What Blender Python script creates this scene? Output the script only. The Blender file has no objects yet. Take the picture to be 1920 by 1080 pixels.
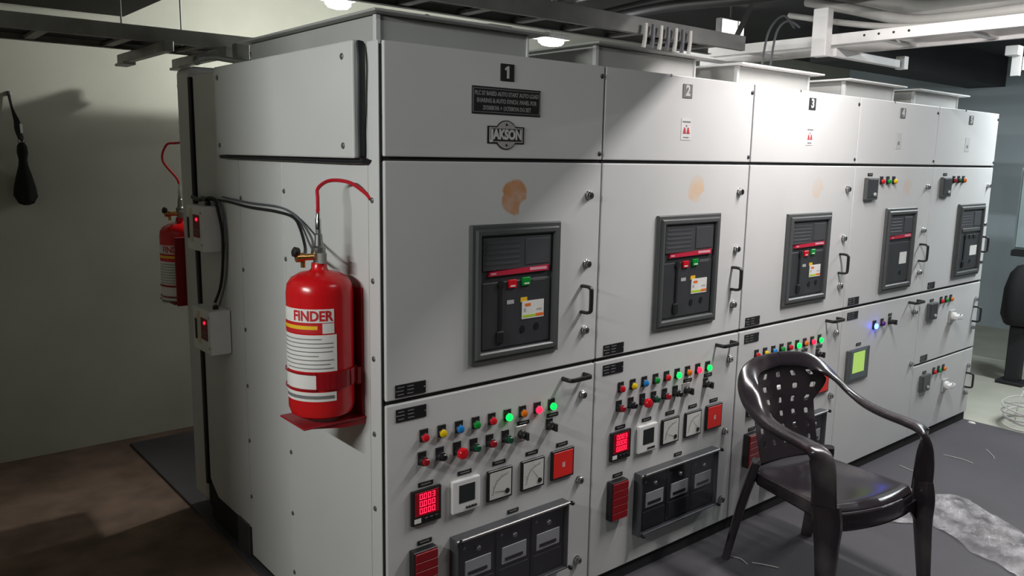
import bpy, bmesh, math, random
from mathutils import Vector, Matrix, Euler
random.seed(7)
SC = bpy.context.scene
COL = SC.collection
PI = math.pi

# ------------------------------------------------------------------ camera
F_PX = 1511.22
CAM = Vector((-1.1976, -2.0258, 1.6786))
yaw, pitch, roll = math.radians(39.839), math.radians(-9.2957), math.radians(1.02446)
d = Vector((math.sin(yaw)*math.cos(pitch), math.cos(yaw)*math.cos(pitch), math.sin(pitch)))
r0 = Vector((math.cos(yaw), -math.sin(yaw), 0)); u0 = r0.cross(d)
r_ = r0*math.cos(roll) + u0*math.sin(roll); u_ = -r0*math.sin(roll) + u0*math.cos(roll)
cam_d = bpy.data.cameras.new('camera'); cam = bpy.data.objects.new('camera', cam_d); COL.objects.link(cam)
cam_d.sensor_fit = 'HORIZONTAL'; cam_d.sensor_width = 36.0; cam_d.lens = 36.0*F_PX/1920.0
cam_d.clip_start = 0.05; cam_d.clip_end = 60
cam.matrix_world = Matrix(((r_.x, u_.x, -d.x, CAM.x), (r_.y, u_.y, -d.y, CAM.y), (r_.z, u_.z, -d.z, CAM.z), (0, 0, 0, 1)))
SC.camera = cam

# ------------------------------------------------------------------ world, lamps, exposure
SC.view_settings.view_transform = 'Standard'; SC.view_settings.look = 'None'
SC.view_settings.gamma = 1.0; SC.view_settings.use_curve_mapping = False
SC.view_settings.exposure = 0.0
W = bpy.data.worlds.new('world'); SC.world = W; W.use_nodes = True
W.node_tree.nodes['Background'].inputs[0].default_value = (0.75, 0.8, 1.0, 1)
W.node_tree.nodes['Background'].inputs[1].default_value = 0.02

def area(name, loc, size, size_y, power, color, rot=(0, 0, 0)):
    l = bpy.data.lights.new(name, 'AREA'); l.shape = 'RECTANGLE'; l.size = size; l.size_y = size_y
    l.energy = power; l.color = color
    o = bpy.data.objects.new(name, l); COL.objects.link(o); o.location = loc; o.rotation_euler = rot
    return o
def point(name, loc, rad, power, color):
    l = bpy.data.lights.new(name, 'POINT'); l.shadow_soft_size = rad; l.energy = power; l.color = color
    o = bpy.data.objects.new(name, l); COL.objects.link(o); o.location = loc
    return o
KEY = (2.05, -0.84, 2.62)          # trough tube fitting in front of the middle panels
SIDE = (-2.62, -0.55, 2.30)        # tube on the wall of the open bay at the left
FAR = (4.90, -0.80, 2.62)          # trough tube fitting beyond the last panel
BULK = ((0.905, 1.96, 2.485), (2.40, 1.94, 2.440))   # the two lit bulkhead lamps behind the panel tops
area('light_key', (KEY[0], KEY[1], KEY[2]-0.026), 0.02, 1.1, 46, (1.0, 0.95, 0.94))
area('light_side', (SIDE[0]+0.03, SIDE[1], SIDE[2]), 0.03, 1.1, 50, (0.96, 1.0, 0.97), (0, -PI/2+0.25, 0))
FILL = (0.72, -1.40, 2.62)          # added fill tube out of view, lifts the near panel fronts
area('light_fill', (FILL[0], FILL[1], FILL[2]-0.026), 0.6, 0.03, 7, (0.97, 1.0, 0.98))
END_FILL = (6.7, -0.35, 2.62)           # added fill tube out of view, brightens the far end wall
area('light_end_fill', (END_FILL[0], END_FILL[1], END_FILL[2]-0.026), 0.02, 0.9, 16, (0.90, 0.97, 1.0))
area('light_far', (FAR[0], FAR[1], FAR[2]-0.026), 0.02, 1.1, 62, (0.90, 0.97, 1.0))
point('light_bulkhead', (BULK[0][0], BULK[0][1], BULK[0][2]-0.075), 0.03, 48, (0.98, 1.0, 0.93))
point('light_bulkhead', (BULK[1][0], BULK[1][1], BULK[1][2]-0.075), 0.03, 22, (0.95, 0.97, 1.0))

# ------------------------------------------------------------------ materials
def lin(c):
    return tuple(((x/255)/12.92 if x/255 <= 0.04045 else ((x/255+0.055)/1.055)**2.4) for x in c)
MATS = {}
def mat(name, rgb, rough=0.5, metal=0.0, noise=0.06, nscale=9.0, bump=0.0, bscale=200.0, spec=0.5, emit=None, estr=0.0):
    if name in MATS: return MATS[name]
    m = bpy.data.materials.new(name); m.use_nodes = True; nt = m.node_tree; b = nt.nodes['Principled BSDF']
    c = lin(rgb)
    b.inputs['Roughness'].default_value = rough; b.inputs['Metallic'].default_value = metal
    b.inputs['Specular IOR Level'].default_value = spec
    tc = nt.nodes.new('ShaderNodeTexCoord')
    n = nt.nodes.new('ShaderNodeTexNoise'); n.inputs['Scale'].default_value = nscale; n.inputs['Detail'].default_value = 5
    nt.links.new(tc.outputs['Object'], n.inputs['Vector'])
    rp = nt.nodes.new('ShaderNodeValToRGB')
    rp.color_ramp.elements[0].position = 0.3; rp.color_ramp.elements[1].position = 0.7
    rp.color_ramp.elements[0].color = tuple(x*(1-noise) for x in c)+(1,)
    rp.color_ramp.elements[1].color = tuple(min(1, x*(1+noise)) for x in c)+(1,)
    nt.links.new(n.outputs['Fac'], rp.inputs[0]); nt.links.new(rp.outputs[0], b.inputs['Base Color'])
    if bump:
        n2 = nt.nodes.new('ShaderNodeTexNoise'); n2.inputs['Scale'].default_value = bscale; n2.inputs['Detail'].default_value = 3
        nt.links.new(tc.outputs['Object'], n2.inputs['Vector'])
        bp = nt.nodes.new('ShaderNodeBump'); bp.inputs['Strength'].default_value = bump; bp.inputs['Distance'].default_value = 0.004
        nt.links.new(n2.outputs['Fac'], bp.inputs['Height']); nt.links.new(bp.outputs[0], b.inputs['Normal'])
    if emit:
        b.inputs['Emission Color'].default_value = lin(emit)+(1,); b.inputs['Emission Strength'].default_value = estr
    MATS[name] = m
    return m
PAINT = (205, 205, 204)
paint = mat('grey_paint', PAINT, 0.42, 0, 0.03, 3.0, 0.05, 500, 0.4)
def paint_stained(name, cx, cz, r, strength, seed):
    m = mat(name, PAINT, 0.42, 0, 0.03, 3.0, 0.05, 500, 0.4); nt = m.node_tree; b = nt.nodes['Principled BSDF']
    src = b.inputs['Base Color'].links[0].from_socket
    tc = nt.nodes.new('ShaderNodeTexCoord')
    mp = nt.nodes.new('ShaderNodeMapping'); mp.inputs['Location'].default_value = (-cx, 0, -cz)
    nt.links.new(tc.outputs['Object'], mp.inputs['Vector'])
    sp = nt.nodes.new('ShaderNodeSeparateXYZ'); nt.links.new(mp.outputs[0], sp.inputs[0])
    cb = nt.nodes.new('ShaderNodeCombineXYZ'); nt.links.new(sp.outputs['X'], cb.inputs['X']); nt.links.new(sp.outputs['Z'], cb.inputs['Z'])
    ln = nt.nodes.new('ShaderNodeVectorMath'); ln.operation = 'LENGTH'; nt.links.new(cb.outputs[0], ln.inputs[0])
    n = nt.nodes.new('ShaderNodeTexNoise'); n.inputs['Scale'].default_value = 22; n.inputs['Detail'].default_value = 4
    mp2 = nt.nodes.new('ShaderNodeMapping'); mp2.inputs['Location'].default_value = (seed, seed*2, 0)
    nt.links.new(tc.outputs['Object'], mp2.inputs['Vector']); nt.links.new(mp2.outputs[0], n.inputs['Vector'])
    ma = nt.nodes.new('ShaderNodeMath'); ma.operation = 'MULTIPLY_ADD'; ma.inputs[1].default_value = 0.035; ma.inputs[2].default_value = -0.0175
    nt.links.new(n.outputs['Fac'], ma.inputs[0])
    ad = nt.nodes.new('ShaderNodeMath'); ad.operation = 'ADD'; nt.links.new(ln.outputs['Value'], ad.inputs[0]); nt.links.new(ma.outputs[0], ad.inputs[1])
    rp = nt.nodes.new('ShaderNodeMapRange'); rp.inputs['From Min'].default_value = r; rp.inputs['From Max'].default_value = r*0.86
    nt.links.new(ad.outputs[0], rp.inputs['Value'])
    n3 = nt.nodes.new('ShaderNodeTexNoise'); n3.inputs['Scale'].default_value = 30; n3.inputs['Detail'].default_value = 6
    nt.links.new(mp2.outputs[0], n3.inputs['Vector'])
    r3 = nt.nodes.new('ShaderNodeMapRange'); r3.inputs['From Min'].default_value = 0.36; r3.inputs['From Max'].default_value = 0.62
    r3.inputs['To Min'].default_value = 0.62 if strength > 0.7 else 0.35
    n3.inputs['Scale'].default_value = 16
    nt.links.new(n3.outputs['Fac'], r3.inputs['Value'])
    sb = nt.nodes.new('ShaderNodeVectorMath'); sb.operation = 'DISTANCE'; nt.links.new(cb.outputs[0], sb.inputs[0]); sb.inputs[1].default_value = (0.052, 0, -0.042)
    rb = nt.nodes.new('ShaderNodeMapRange'); rb.inputs['From Min'].default_value = 0.030; rb.inputs['From Max'].default_value = 0.036; nt.links.new(sb.outputs['Value'], rb.inputs['Value'])
    mb = nt.nodes.new('ShaderNodeMath'); mb.operation = 'MULTIPLY'; nt.links.new(rb.outputs[0], mb.inputs[0]); nt.links.new(r3.outputs[0], mb.inputs[1]); r3 = mb
    mu = nt.nodes.new('ShaderNodeMath'); mu.operation = 'MULTIPLY'; nt.links.new(rp.outputs[0], mu.inputs[0]); nt.links.new(r3.outputs[0], mu.inputs[1])
    mu2 = nt.nodes.new('ShaderNodeMath'); mu2.operation = 'MULTIPLY'; nt.links.new(mu.outputs[0], mu2.inputs[0]); mu2.inputs[1].default_value = strength
    mx = nt.nodes.new('ShaderNodeMix'); mx.data_type = 'RGBA'
    nt.links.new(mu2.outputs[0], mx.inputs['Factor']); nt.links.new(src, mx.inputs['A']); mx.inputs['B'].default_value = lin((200, 136, 84) if strength > .7 else (222, 172, 112))+(1,)
    nt.links.new(mx.outputs['Result'], b.inputs['Base Color'])
    return m
paint_top = mat('grey_paint_dull', (172, 172, 169), 0.5, 0, 0.05, 4.0)
dark_gap = mat('gap_dark', (34, 33, 33), 0.8)
rubber = mat('black_rubber', (26, 26, 30), 0.55)
blackp = mat('black_plastic', (30, 29, 30), 0.38)
breaker_grey = mat('breaker_frame_grey', (78, 80, 80), 0.4)
breaker_dark = mat('breaker_dark', (58, 59, 62), 0.35, 0, 0.08, 14)
breaker_mid = mat('breaker_mid', (70, 71, 74), 0.35, 0, 0.08, 14)
chrome = mat('chrome', (190, 190, 190), 0.16, 1.0)
steel = mat('zinc_steel', (150, 150, 148), 0.38, 0.9)
zinc = mat('galvanised_steel', (138, 138, 133), 0.5, 0.2, 0.15, 12)
trayp = mat('tray_paint', (236, 234, 232), 0.5, 0.0, 0.06, 8)
tray_dk = mat('tray_dull', (120, 120, 118), 0.55, 0.2, 0.15, 8)
white = mat('white_plastic', (222, 222, 220), 0.4)
lightgrey = mat('light_grey_plastic', (178, 178, 176), 0.4)
label_w = mat('label_white', (226, 224, 220), 0.5)
plate_k = mat('plate_black', (24, 23, 26), 0.4)
plate_txt = mat('plate_lettering', (196, 196, 194), 0.5)
plate_dim = mat('plate_lettering_dim', (118, 116, 118), 0.6)
silver = mat('badge_silver', (188, 184, 182), 0.35, 0.35)
red_p = mat('red_paint', (206, 22, 28), 0.24, 0, 0.03, 6, 0, 200, 0.5)
red_dk = mat('red_bracket', (150, 14, 26), 0.35)
red_lbl = mat('label_red', (196, 30, 36), 0.5)
yellow_lbl = mat('label_yellow', (240, 190, 40), 0.5)
orange_lbl = mat('label_orange', (232, 110, 30), 0.5)
lime_lbl = mat('label_lime', (176, 208, 50), 0.5)
brass = mat('brass', (196, 150, 90), 0.25, 0.9)
cable_k = mat('cable_black', (28, 27, 30), 0.5)
cable_g = mat('cable_grey', (92, 93, 98), 0.5)
cable_w = mat('cable_pale', (188, 186, 182), 0.45)
hose_r = mat('hose_red', (190, 26, 40), 0.35)
red_box = mat('annunciator_red', (136, 14, 24), 0.35)
red_sq = mat('indicator_red_panel', (205, 40, 34), 0.4, emit=(190, 20, 20), estr=0.12)  # unlit annunciator window with a faint glow put into its material
lcd_dk = mat('lcd_dark', (40, 44, 44), 0.25)
lcd_green = mat('lcd_green', (150, 190, 90), 0.3, emit=(170, 205, 95), estr=0.55)
meter_face = mat('meter_face', (206, 205, 200), 0.45)
led_red = mat('led_digits_red', (255, 30, 60), 0.4, emit=(255, 22, 50), estr=5.0)
led_spot = mat('led_dot_red', (255, 30, 40), 0.4, emit=(255, 20, 40), estr=4.0)
wine = mat('meter_window_red', (96, 10, 22), 0.2, emit=(200, 0, 30), estr=0.12)
LENS = {}
for n_, c_ in (('red', (206, 22, 36)), ('yellow', (226, 190, 20)), ('blue', (24, 120, 190)), ('green', (10, 140, 50)), ('orange', (222, 112, 20)), ('darkred', (150, 18, 30)), ('darkgreen', (8, 74, 46)), ('black', (26, 25, 26)), ('magenta', (96, 20, 110))):
    LENS[n_] = mat('lens_'+n_, c_, 0.22)
LENS['lit_green'] = mat('lens_lit_green', (10, 220, 70), 0.3, emit=(0, 255, 70), estr=2.6)
LENS['lit_red'] = mat('lens_lit_red', (240, 20, 50), 0.3, emit=(255, 26, 60), estr=2.6)
LENS['lit_blue'] = mat('lens_lit_blue', (60, 120, 255), 0.3, emit=(40, 60, 255), estr=26.0)
lamp_glass = mat('lamp_diffuser_lit', (255, 255, 255), 0.4, emit=(255, 255, 244), estr=40.0)

def glass_mat(name, tint, amount):
    m = bpy.data.materials.new(name); m.use_nodes = True; nt = m.node_tree
    for n in list(nt.nodes): nt.nodes.remove(n)
    out = nt.nodes.new('ShaderNodeOutputMaterial'); mx = nt.nodes.new('ShaderNodeMixShader')
    tr = nt.nodes.new('ShaderNodeBsdfTransparent'); tr.inputs[0].default_value = tint+(1,)
    gl = nt.nodes.new('ShaderNodeBsdfGlossy'); gl.inputs['Roughness'].default_value = 0.08
    mx.inputs[0].default_value = amount
    nt.links.new(tr.outputs[0], mx.inputs[1]); nt.links.new(gl.outputs[0], mx.inputs[2]); nt.links.new(mx.outputs[0], out.inputs[0])
    return m
acrylic = glass_mat('clear_acrylic', (0.93, 0.93, 0.95), 0.07)

def film_mat():
    m = bpy.data.materials.new('clear_plastic_film'); m.use_nodes = True; nt = m.node_tree
    for n in list(nt.nodes): nt.nodes.remove(n)
    out = nt.nodes.new('ShaderNodeOutputMaterial')
    tr = nt.nodes.new('ShaderNodeBsdfTransparent'); tr.inputs[0].default_value = (0.95, 0.95, 0.95, 1)
    pr = nt.nodes.new('ShaderNodeBsdfPrincipled'); pr.inputs['Base Color'].default_value = (0.78, 0.76, 0.77, 1); pr.inputs['Roughness'].default_value = 0.10
    pr.inputs['Specular IOR Level'].default_value = 1.0
    tc = nt.nodes.new('ShaderNodeTexCoord'); n = nt.nodes.new('ShaderNodeTexNoise'); n.inputs['Scale'].default_value = 9; n.inputs['Detail'].default_value = 8; n.inputs['Distortion'].default_value = .25
    nt.links.new(tc.outputs['Object'], n.inputs['Vector'])
    mr = nt.nodes.new('ShaderNodeMapRange'); mr.inputs['From Min'].default_value = 0.35; mr.inputs['From Max'].default_value = 0.65; mr.inputs['To Min'].default_value = 0.10; mr.inputs['To Max'].default_value = 0.58
    nt.links.new(n.outputs['Fac'], mr.inputs['Value'])
    n2 = nt.nodes.new('ShaderNodeTexNoise'); n2.inputs['Scale'].default_value = 38; n2.inputs['Detail'].default_value = 3
    nt.links.new(tc.outputs['Object'], n2.inputs['Vector'])
    bp = nt.nodes.new('ShaderNodeBump'); bp.inputs['Strength'].default_value = 1.0; bp.inputs['Distance'].default_value = 0.02
    nt.links.new(n2.outputs['Fac'], bp.inputs['Height']); nt.links.new(bp.outputs[0], pr.inputs['Normal'])
    mx = nt.nodes.new('ShaderNodeMixShader'); nt.links.new(mr.outputs[0], mx.inputs[0])
    nt.links.new(tr.outputs[0], mx.inputs[1]); nt.links.new(pr.outputs[0], mx.inputs[2]); nt.links.new(mx.outputs[0], out.inputs[0])
    return m

# ------------------------------------------------------------------ mesh helpers
def NB(): return bmesh.new()
def box(bm, x0, x1, y0, y1, z0, z1, bev=0.0, seg=2):
    t = bmesh.new(); bmesh.ops.create_cube(t, size=1)
    for v in t.verts:
        v.co = Vector((x0+(v.co.x+.5)*(x1-x0), y0+(v.co.y+.5)*(y1-y0), z0+(v.co.z+.5)*(z1-z0)))
    if bev: bmesh.ops.bevel(t, geom=t.edges[:], offset=min(bev, abs(x1-x0)*.45, abs(y1-y0)*.45, abs(z1-z0)*.45), segments=seg, affect='EDGES', profile=.5)
    merge(bm, t)
    return bm
def merge(bm, t):
    me = bpy.data.meshes.new('tmp'); t.to_mesh(me); t.free(); bm.from_mesh(me); bpy.data.meshes.remove(me)
def frame_of(axis):
    a = Vector(axis).normalized()
    h = Vector((0, 0, 1)) if abs(a.z) < .9 else Vector((1, 0, 0))
    x = h.cross(a).normalized(); y = a.cross(x)
    return x, y, a
def lathe(bm, prof, origin, axis=(0, 0, 1), seg=24, sx=1.0, sy=1.0):
    x, y, a = frame_of(axis); o = Vector(origin); rings = []
    for (r, h) in prof:
        if r < 1e-6: rings.append([bm.verts.new(o+a*h)])
        else: rings.append([bm.verts.new(o+a*h+x*(r*sx*math.cos(2*PI*i/seg))+y*(r*sy*math.sin(2*PI*i/seg))) for i in range(seg)])
    for A, B in zip(rings, rings[1:]):
        for i in range(seg):
            j = (i+1) % seg
            if len(A) == 1 and len(B) == 1: continue
            if len(A) == 1: f = (A[0], B[j], B[i])
            elif len(B) == 1: f = (A[i], A[j], B[0])
            else: f = (A[i], A[j], B[j], B[i])
            try: bm.faces.new(f)
            except ValueError: pass
    for R, rev in ((rings[0], True), (rings[-1], False)):
        if len(R) > 2:
            try: bm.faces.new(R[::-1] if rev else R)
            except ValueError: pass
    return bm
def smooth_path(pts, n=6):
    P = [Vector(p) for p in pts]
    if len(P) < 3: return P
    out = []
    for i in range(len(P)-1):
        a = P[max(i-1, 0)]; b = P[i]; c = P[i+1]; e = P[min(i+2, len(P)-1)]
        for k in range(n):
            t = k/n
            out.append(0.5*((2*b)+(c-a)*t+(2*a-5*b+4*c-e)*t*t+(3*b-a-3*c+e)*t**3))
    out.append(P[-1]); return out
def tube(bm, pts, r, seg=8, smooth=0, caps=True):
    P = smooth_path(pts, smooth) if smooth else [Vector(p) for p in pts]
    n = len(P); rings = []; prev = None
    for i in range(n):
        t = (P[min(i+1, n-1)]-P[max(i-1, 0)]).normalized()
        if prev is None: x, y, _ = frame_of(t)
        else:
            x = (prev-t*prev.dot(t)).normalized(); y = t.cross(x)
        prev = x
        rr = r[i] if isinstance(r, (list, tuple)) else r
        rings.append([bm.verts.new(P[i]+x*(rr*math.cos(2*PI*k/seg))+y*(rr*math.sin(2*PI*k/seg))) for k in range(seg)])
    for A, B in zip(rings, rings[1:]):
        for k in range(seg): bm.faces.new((A[k], A[(k+1) % seg], B[(k+1) % seg], B[k]))
    if caps: bm.faces.new(rings[0][::-1]); bm.faces.new(rings[-1])
    return bm
def sweep(bm, pts, sizes, ups, seg=14, power=2.6, smooth=6):
    """a ribbon of rounded-rectangle section: sizes are half-widths (across, thick), ups the thin direction"""
    n0 = len(pts); P = smooth_path(pts, smooth)
    S = smooth_path([(a, b, 0) for a, b in sizes], smooth); U = smooth_path(ups, smooth)
    rings = []; n = len(P)
    for i in range(n):
        t = (P[min(i+1, n-1)]-P[max(i-1, 0)]).normalized()
        up = (U[i]-t*U[i].dot(t)).normalized(); sd_ = t.cross(up)
        ring = []
        for k in range(seg):
            a = 2*PI*k/seg; c, s = math.cos(a), math.sin(a)
            cx = math.copysign(abs(c)**(2/power), c)*S[i].x; cy = math.copysign(abs(s)**(2/power), s)*S[i].y
            ring.append(bm.verts.new(P[i]+sd_*cx+up*cy))
        rings.append(ring)
    for A, B in zip(rings, rings[1:]):
        for k in range(seg): bm.faces.new((A[k], A[(k+1) % seg], B[(k+1) % seg], B[k]))
    bm.faces.new(rings[0][::-1]); bm.faces.new(rings[-1])
    return bm
def frame_ring(bm, x0, x1, z0, z1, t, y0, y1, ch=.003):
    """mitred rectangular frame of bar width t, front at y0, back at y1, with chamfered front edges"""
    prof = [(0, y1), (0, y0+ch), (ch, y0), (t-ch, y0), (t, y0+ch), (t, y1)]
    loops = [[bm.verts.new(q) for q in ((x0+a, y, z0+a), (x1-a, y, z0+a), (x1-a, y, z1-a), (x0+a, y, z1-a))] for a, y in prof]
    for A, B in zip(loops, loops[1:]+loops[:1]):
        for k in range(4): bm.faces.new((A[k], A[(k+1) % 4], B[(k+1) % 4], B[k]))
    return bm
def prism_xz(bm, poly, y0, y1):
    """polygon in x,z pushed from y0 to y1"""
    A = [bm.verts.new((p[0], y0, p[1])) for p in poly]; B = [bm.verts.new((p[0], y1, p[1])) for p in poly]
    bm.faces.new(A); bm.faces.new(B[::-1]); n = len(A)
    for i in range(n): bm.faces.new((A[i], B[i], B[(i+1) % n], A[(i+1) % n]))
    return bm
def prism_yz(bm, poly, x0, x1):
    A = [bm.verts.new((x0, p[0], p[1])) for p in poly]; B = [bm.verts.new((x1, p[0], p[1])) for p in poly]
    bm.faces.new(A); bm.faces.new(B[::-1]); n = len(A)
    for i in range(n): bm.faces.new((A[i], B[i], B[(i+1) % n], A[(i+1) % n]))
    return bm
def obj(name, bm, m, parent=None, smooth=False, label=None, loc=None):
    bmesh.ops.recalc_face_normals(bm, faces=bm.faces[:])
    me = bpy.data.meshes.new(name); bm.to_mesh(me); bm.free(); me.materials.append(m)
    if smooth:
        for p in me.polygons: p.use_smooth = True
        try: me.set_sharp_from_angle(angle=math.radians(38))
        except Exception: pass
    o = bpy.data.objects.new(name, me); COL.objects.link(o)
    if parent: o.parent = parent
    if loc: o.location = loc
    if label: o['label'] = label
    return o
def tag(o, label, cat, group=None):
    o['label'] = label; o['category'] = cat
    if group: o['group'] = group
    return o
def thing(name, label, cat, loc=(0, 0, 0), rz=0, group=None):
    o = bpy.data.objects.new(name, None); COL.objects.link(o); o.location = loc; o.rotation_euler = (0, 0, rz)
    o.empty_display_size = 0.1
    return tag(o, label, cat, group)
def struct(name, bm, m, parent=None):
    o = obj(name, bm, m, parent); o['kind'] = 'structure'; return o
def text_bm(body, size, depth=0.0008, bold=0.0, align='CENTER', sx=1.0):
    cu = bpy.data.curves.new('txt', 'FONT'); cu.body = body; cu.size = size; cu.align_x = align; cu.align_y = 'CENTER'
    cu.extrude = depth; cu.offset = bold; cu.resolution_u = 3
    o = bpy.data.objects.new('txt', cu); COL.objects.link(o); bpy.context.view_layer.update()
    dg = bpy.context.evaluated_depsgraph_get(); me = bpy.data.meshes.new_from_object(o.evaluated_get(dg))
    bm = bmesh.new(); bm.from_mesh(me); bpy.data.meshes.remove(me); bpy.data.objects.remove(o); bpy.data.curves.remove(cu)
    for v in bm.verts: v.co.x *= sx
    return bm
def text_front(body, size, x, y, z, **k):
    bm = text_bm(body, size, **k)
    for v in bm.verts: v.co = Vector((x+v.co.x, y-v.co.z, z+v.co.y))
    return bm

# ------------------------------------------------------------------ the setting
CEIL = 2.75
def wall_mat(name, rgb, noise=0.12):
    return mat(name, rgb, 0.75, 0, noise, 1.6, 0.12, 60, 0.25)
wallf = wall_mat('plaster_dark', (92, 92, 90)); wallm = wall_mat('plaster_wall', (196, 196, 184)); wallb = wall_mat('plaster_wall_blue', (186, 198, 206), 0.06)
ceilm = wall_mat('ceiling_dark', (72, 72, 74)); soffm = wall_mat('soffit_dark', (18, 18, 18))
def floor_mat():
    m = mat('concrete_brown', (126, 105, 92), 0.8, 0, 0.30, 5.0, 0.25, 40, 0.3); return m
matm = mat('floor_mat_dark', (78, 75, 79), 0.62, 0, 0.14, 2.0, 0.15, 160, 0.4)
pale = mat('concrete_pale', (172, 172, 160), 0.7, 0, 0.10, 2.5, 0.1, 40, 0.3)
struct('floor', box(NB(), -3.0, 4.47, -4.2, 3.1, -0.12, -0.012), floor_mat())
struct('floor', box(NB(), 4.47, 8.2, -4.2, 3.1, -0.12, -0.006), pale)
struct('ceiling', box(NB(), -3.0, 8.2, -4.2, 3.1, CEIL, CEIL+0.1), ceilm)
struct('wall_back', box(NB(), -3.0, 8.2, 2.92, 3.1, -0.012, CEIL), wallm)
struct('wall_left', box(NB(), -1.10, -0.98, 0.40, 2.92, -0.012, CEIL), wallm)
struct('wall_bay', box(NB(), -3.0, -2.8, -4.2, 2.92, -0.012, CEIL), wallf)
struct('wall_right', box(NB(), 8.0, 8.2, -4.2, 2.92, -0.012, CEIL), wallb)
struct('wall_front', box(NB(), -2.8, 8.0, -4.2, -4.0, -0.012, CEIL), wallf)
# dropped soffit over the side passage and a deep beam across the far end
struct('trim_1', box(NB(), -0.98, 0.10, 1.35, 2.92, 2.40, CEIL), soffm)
struct('trim_2', box(NB(), 4.9, 8.0, 1.25, 1.6, 2.46, CEIL), ceilm)
mt = obj('rubber_floor_mat', box(NB(), -0.03, 4.455, -3.6, 2.80, -0.012, 0.0, 0.003, 1), matm)
tag(mt, 'dark grey rubber floor mat under the chair and the panels', 'floor mat')

# ------------------------------------------------------------------ panel instruments (all local to a panel; front face y=0, looking along +y)
def lens_dome(bm, x, y, z, r, h):
    lathe(bm, [(r, 0), (r, h*.35), (r*.86, h*.75), (r*.5, h*.96), (0, h)], (x, y, z), (0, -1, 0), 18)
def lamp(P, x, z, kind, name='indicator_lamp', s=1.0, lab=None):
    bm = NB(); box(bm, x-.0155*s, x+.0155*s, -.004, 0, z-.014*s, z+.027*s, .001, 1)
    lathe(bm, [(.0150*s, 0), (.0150*s, .008), (.0135*s, .010), (0, .010)], (x, 0, z), (0, -1, 0), 18)
    o = obj(name, bm, blackp, P)
    b2 = NB(); lens_dome(b2, x, -.0095, z, .0128*s, .012*s)
    obj('lens', b2, LENS[kind], o, True, lab)
    return o
def push_button(P, x, z, kind, depth=.030):
    bm = NB(); box(bm, x-.0155, x+.0155, -.004, 0, z-.014, z+.029, .001, 1)
    lathe(bm, [(.0150, 0), (.0150, depth*.6), (.0135, depth*.66), (0, depth*.66)], (x, 0, z), (0, -1, 0), 18)
    o = obj('push_button', bm, blackp, P)
    b2 = NB(); lathe(b2, [(.0115, 0), (.0115, depth*.34), (.009, depth*.42), (0, depth*.42)], (x, -depth*.655, z), (0, -1, 0), 18)
    obj('cap', b2, LENS[kind], o, True); return o
def mushroom(P, x, z):
    bm = NB(); box(bm, x-.0155, x+.0155, -.004, 0, z-.014, z+.032, .001, 1)
    lathe(bm, [(.013, 0), (.013, .025), (0, .025)], (x, 0, z), (0, -1, 0), 18)
    o = obj('emergency_stop', bm, blackp, P)
    b2 = NB(); lathe(b2, [(.011, 0), (.019, .004), (.020, .012), (.016, .019), (0, .022)], (x, -.024, z), (0, -1, 0), 24)
    obj('mushroom_head', b2, LENS['red'], o, True); return o
def selector(P, x, z, plate=None, body=blackp):
    bm = NB(); box(bm, x-.0155, x+.0155, -.004, 0, z-.015, z+.026, .001, 1)
    lathe(bm, [(.016, 0), (.016, .012), (.013, .016), (.013, .030), (.011, .033), (0, .033)], (x, 0, z), (0, -1, 0), 18)
    o = obj('selector_switch', bm, body, P)
    b2 = NB(); box(b2, x-.0045, x+.0045, -.044, -.030, z-.014, z+.014, .002, 2)
    obj('grip', b2, blackp, o)
    if plate:
        b3 = NB(); box(b3, x-.024, x+.024, -.0045, 0, z-.024, z+.030, .001, 1); obj('scale_plate', b3, plate, o)
    return o
def small_tag(P, x, z, w=.050, h=.015):
    o = obj('nameplate', box(NB(), x-w/2, x+w/2, -.0025, 0, z-h/2, z+h/2, .0006, 1), plate_k, P)
    bm = NB(); box(bm, x-w*.34, x+w*.34, -.0031, -.0024, z-h*.14, z+h*.12); obj('lettering', bm, plate_dim, o)
    return o
def plate(P, x0, x1, z0, z1, rows=((.06, .3), (.38, .62)), n=3):
    o = obj('nameplate', box(NB(), x0, x1, -.003, 0, z0, z1, .0008, 1), plate_k, P)
    bm = NB(); w, h = x1-x0, z1-z0
    for (a, b) in rows:
        for k in range(n):
            zz = z0+h*(.22+.28*k); L = random.uniform(.8, 1)
            box(bm, x0+w*a, x0+w*(a+(b-a)*L), -.0036, -.0028, zz-h*.035, zz+h*.035)
    obj('lettering', bm, plate_dim, o)
    s = NB()
    for xx in (x0+w*.04, x1-w*.04): lathe(s, [(.0025, 0), (.002, .001), (0, .001)], (xx, -.003, (z0+z1)/2), (0, -1, 0), 8)
    obj('rivets', s, steel, o)
    return o
def lock(P, x, z):
    bm = NB(); lathe(bm, [(.017, 0), (.017, .003), (.0145, .005), (.0145, .012), (.0115, .015), (.0115, .018), (0, .018)], (x, 0, z), (0, -1, 0), 20)
    o = obj('quarter_turn_lock', bm, chrome, P, True)
    b2 = NB(); lathe(b2, [(.0042, 0), (.0042, .0015), (0, .0015)], (x, -.0175, z), (0, -1, 0), 10); obj('keyway', b2, blackp, o)
    return o
def handle_v(P, x, z, L=.094, so=.042, m=blackp):
    bm = NB(); z0, z1 = z-L/2, z+L/2
    sweep(bm, [(x-.004, 0, z1), (x-.002, -so*.7, z1), (x, -so, z1-.006), (x+.001, -so-.002, z1-.02), (x+.001, -so-.002, z0+.02), (x, -so, z0+.006), (x-.002, -so*.7, z0), (x-.004, 0, z0)],
          [(.008, .006)]*8, [(0, -.3, 1), (0, -.3, 1), (0, -1, 1), (0, -1, 0), (0, -1, 0), (0, -1, -1), (0, -.3, -1), (0, -.3, -1)], 10, 3.0, 4)
    return obj('handle', bm, m, P, True)
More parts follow.
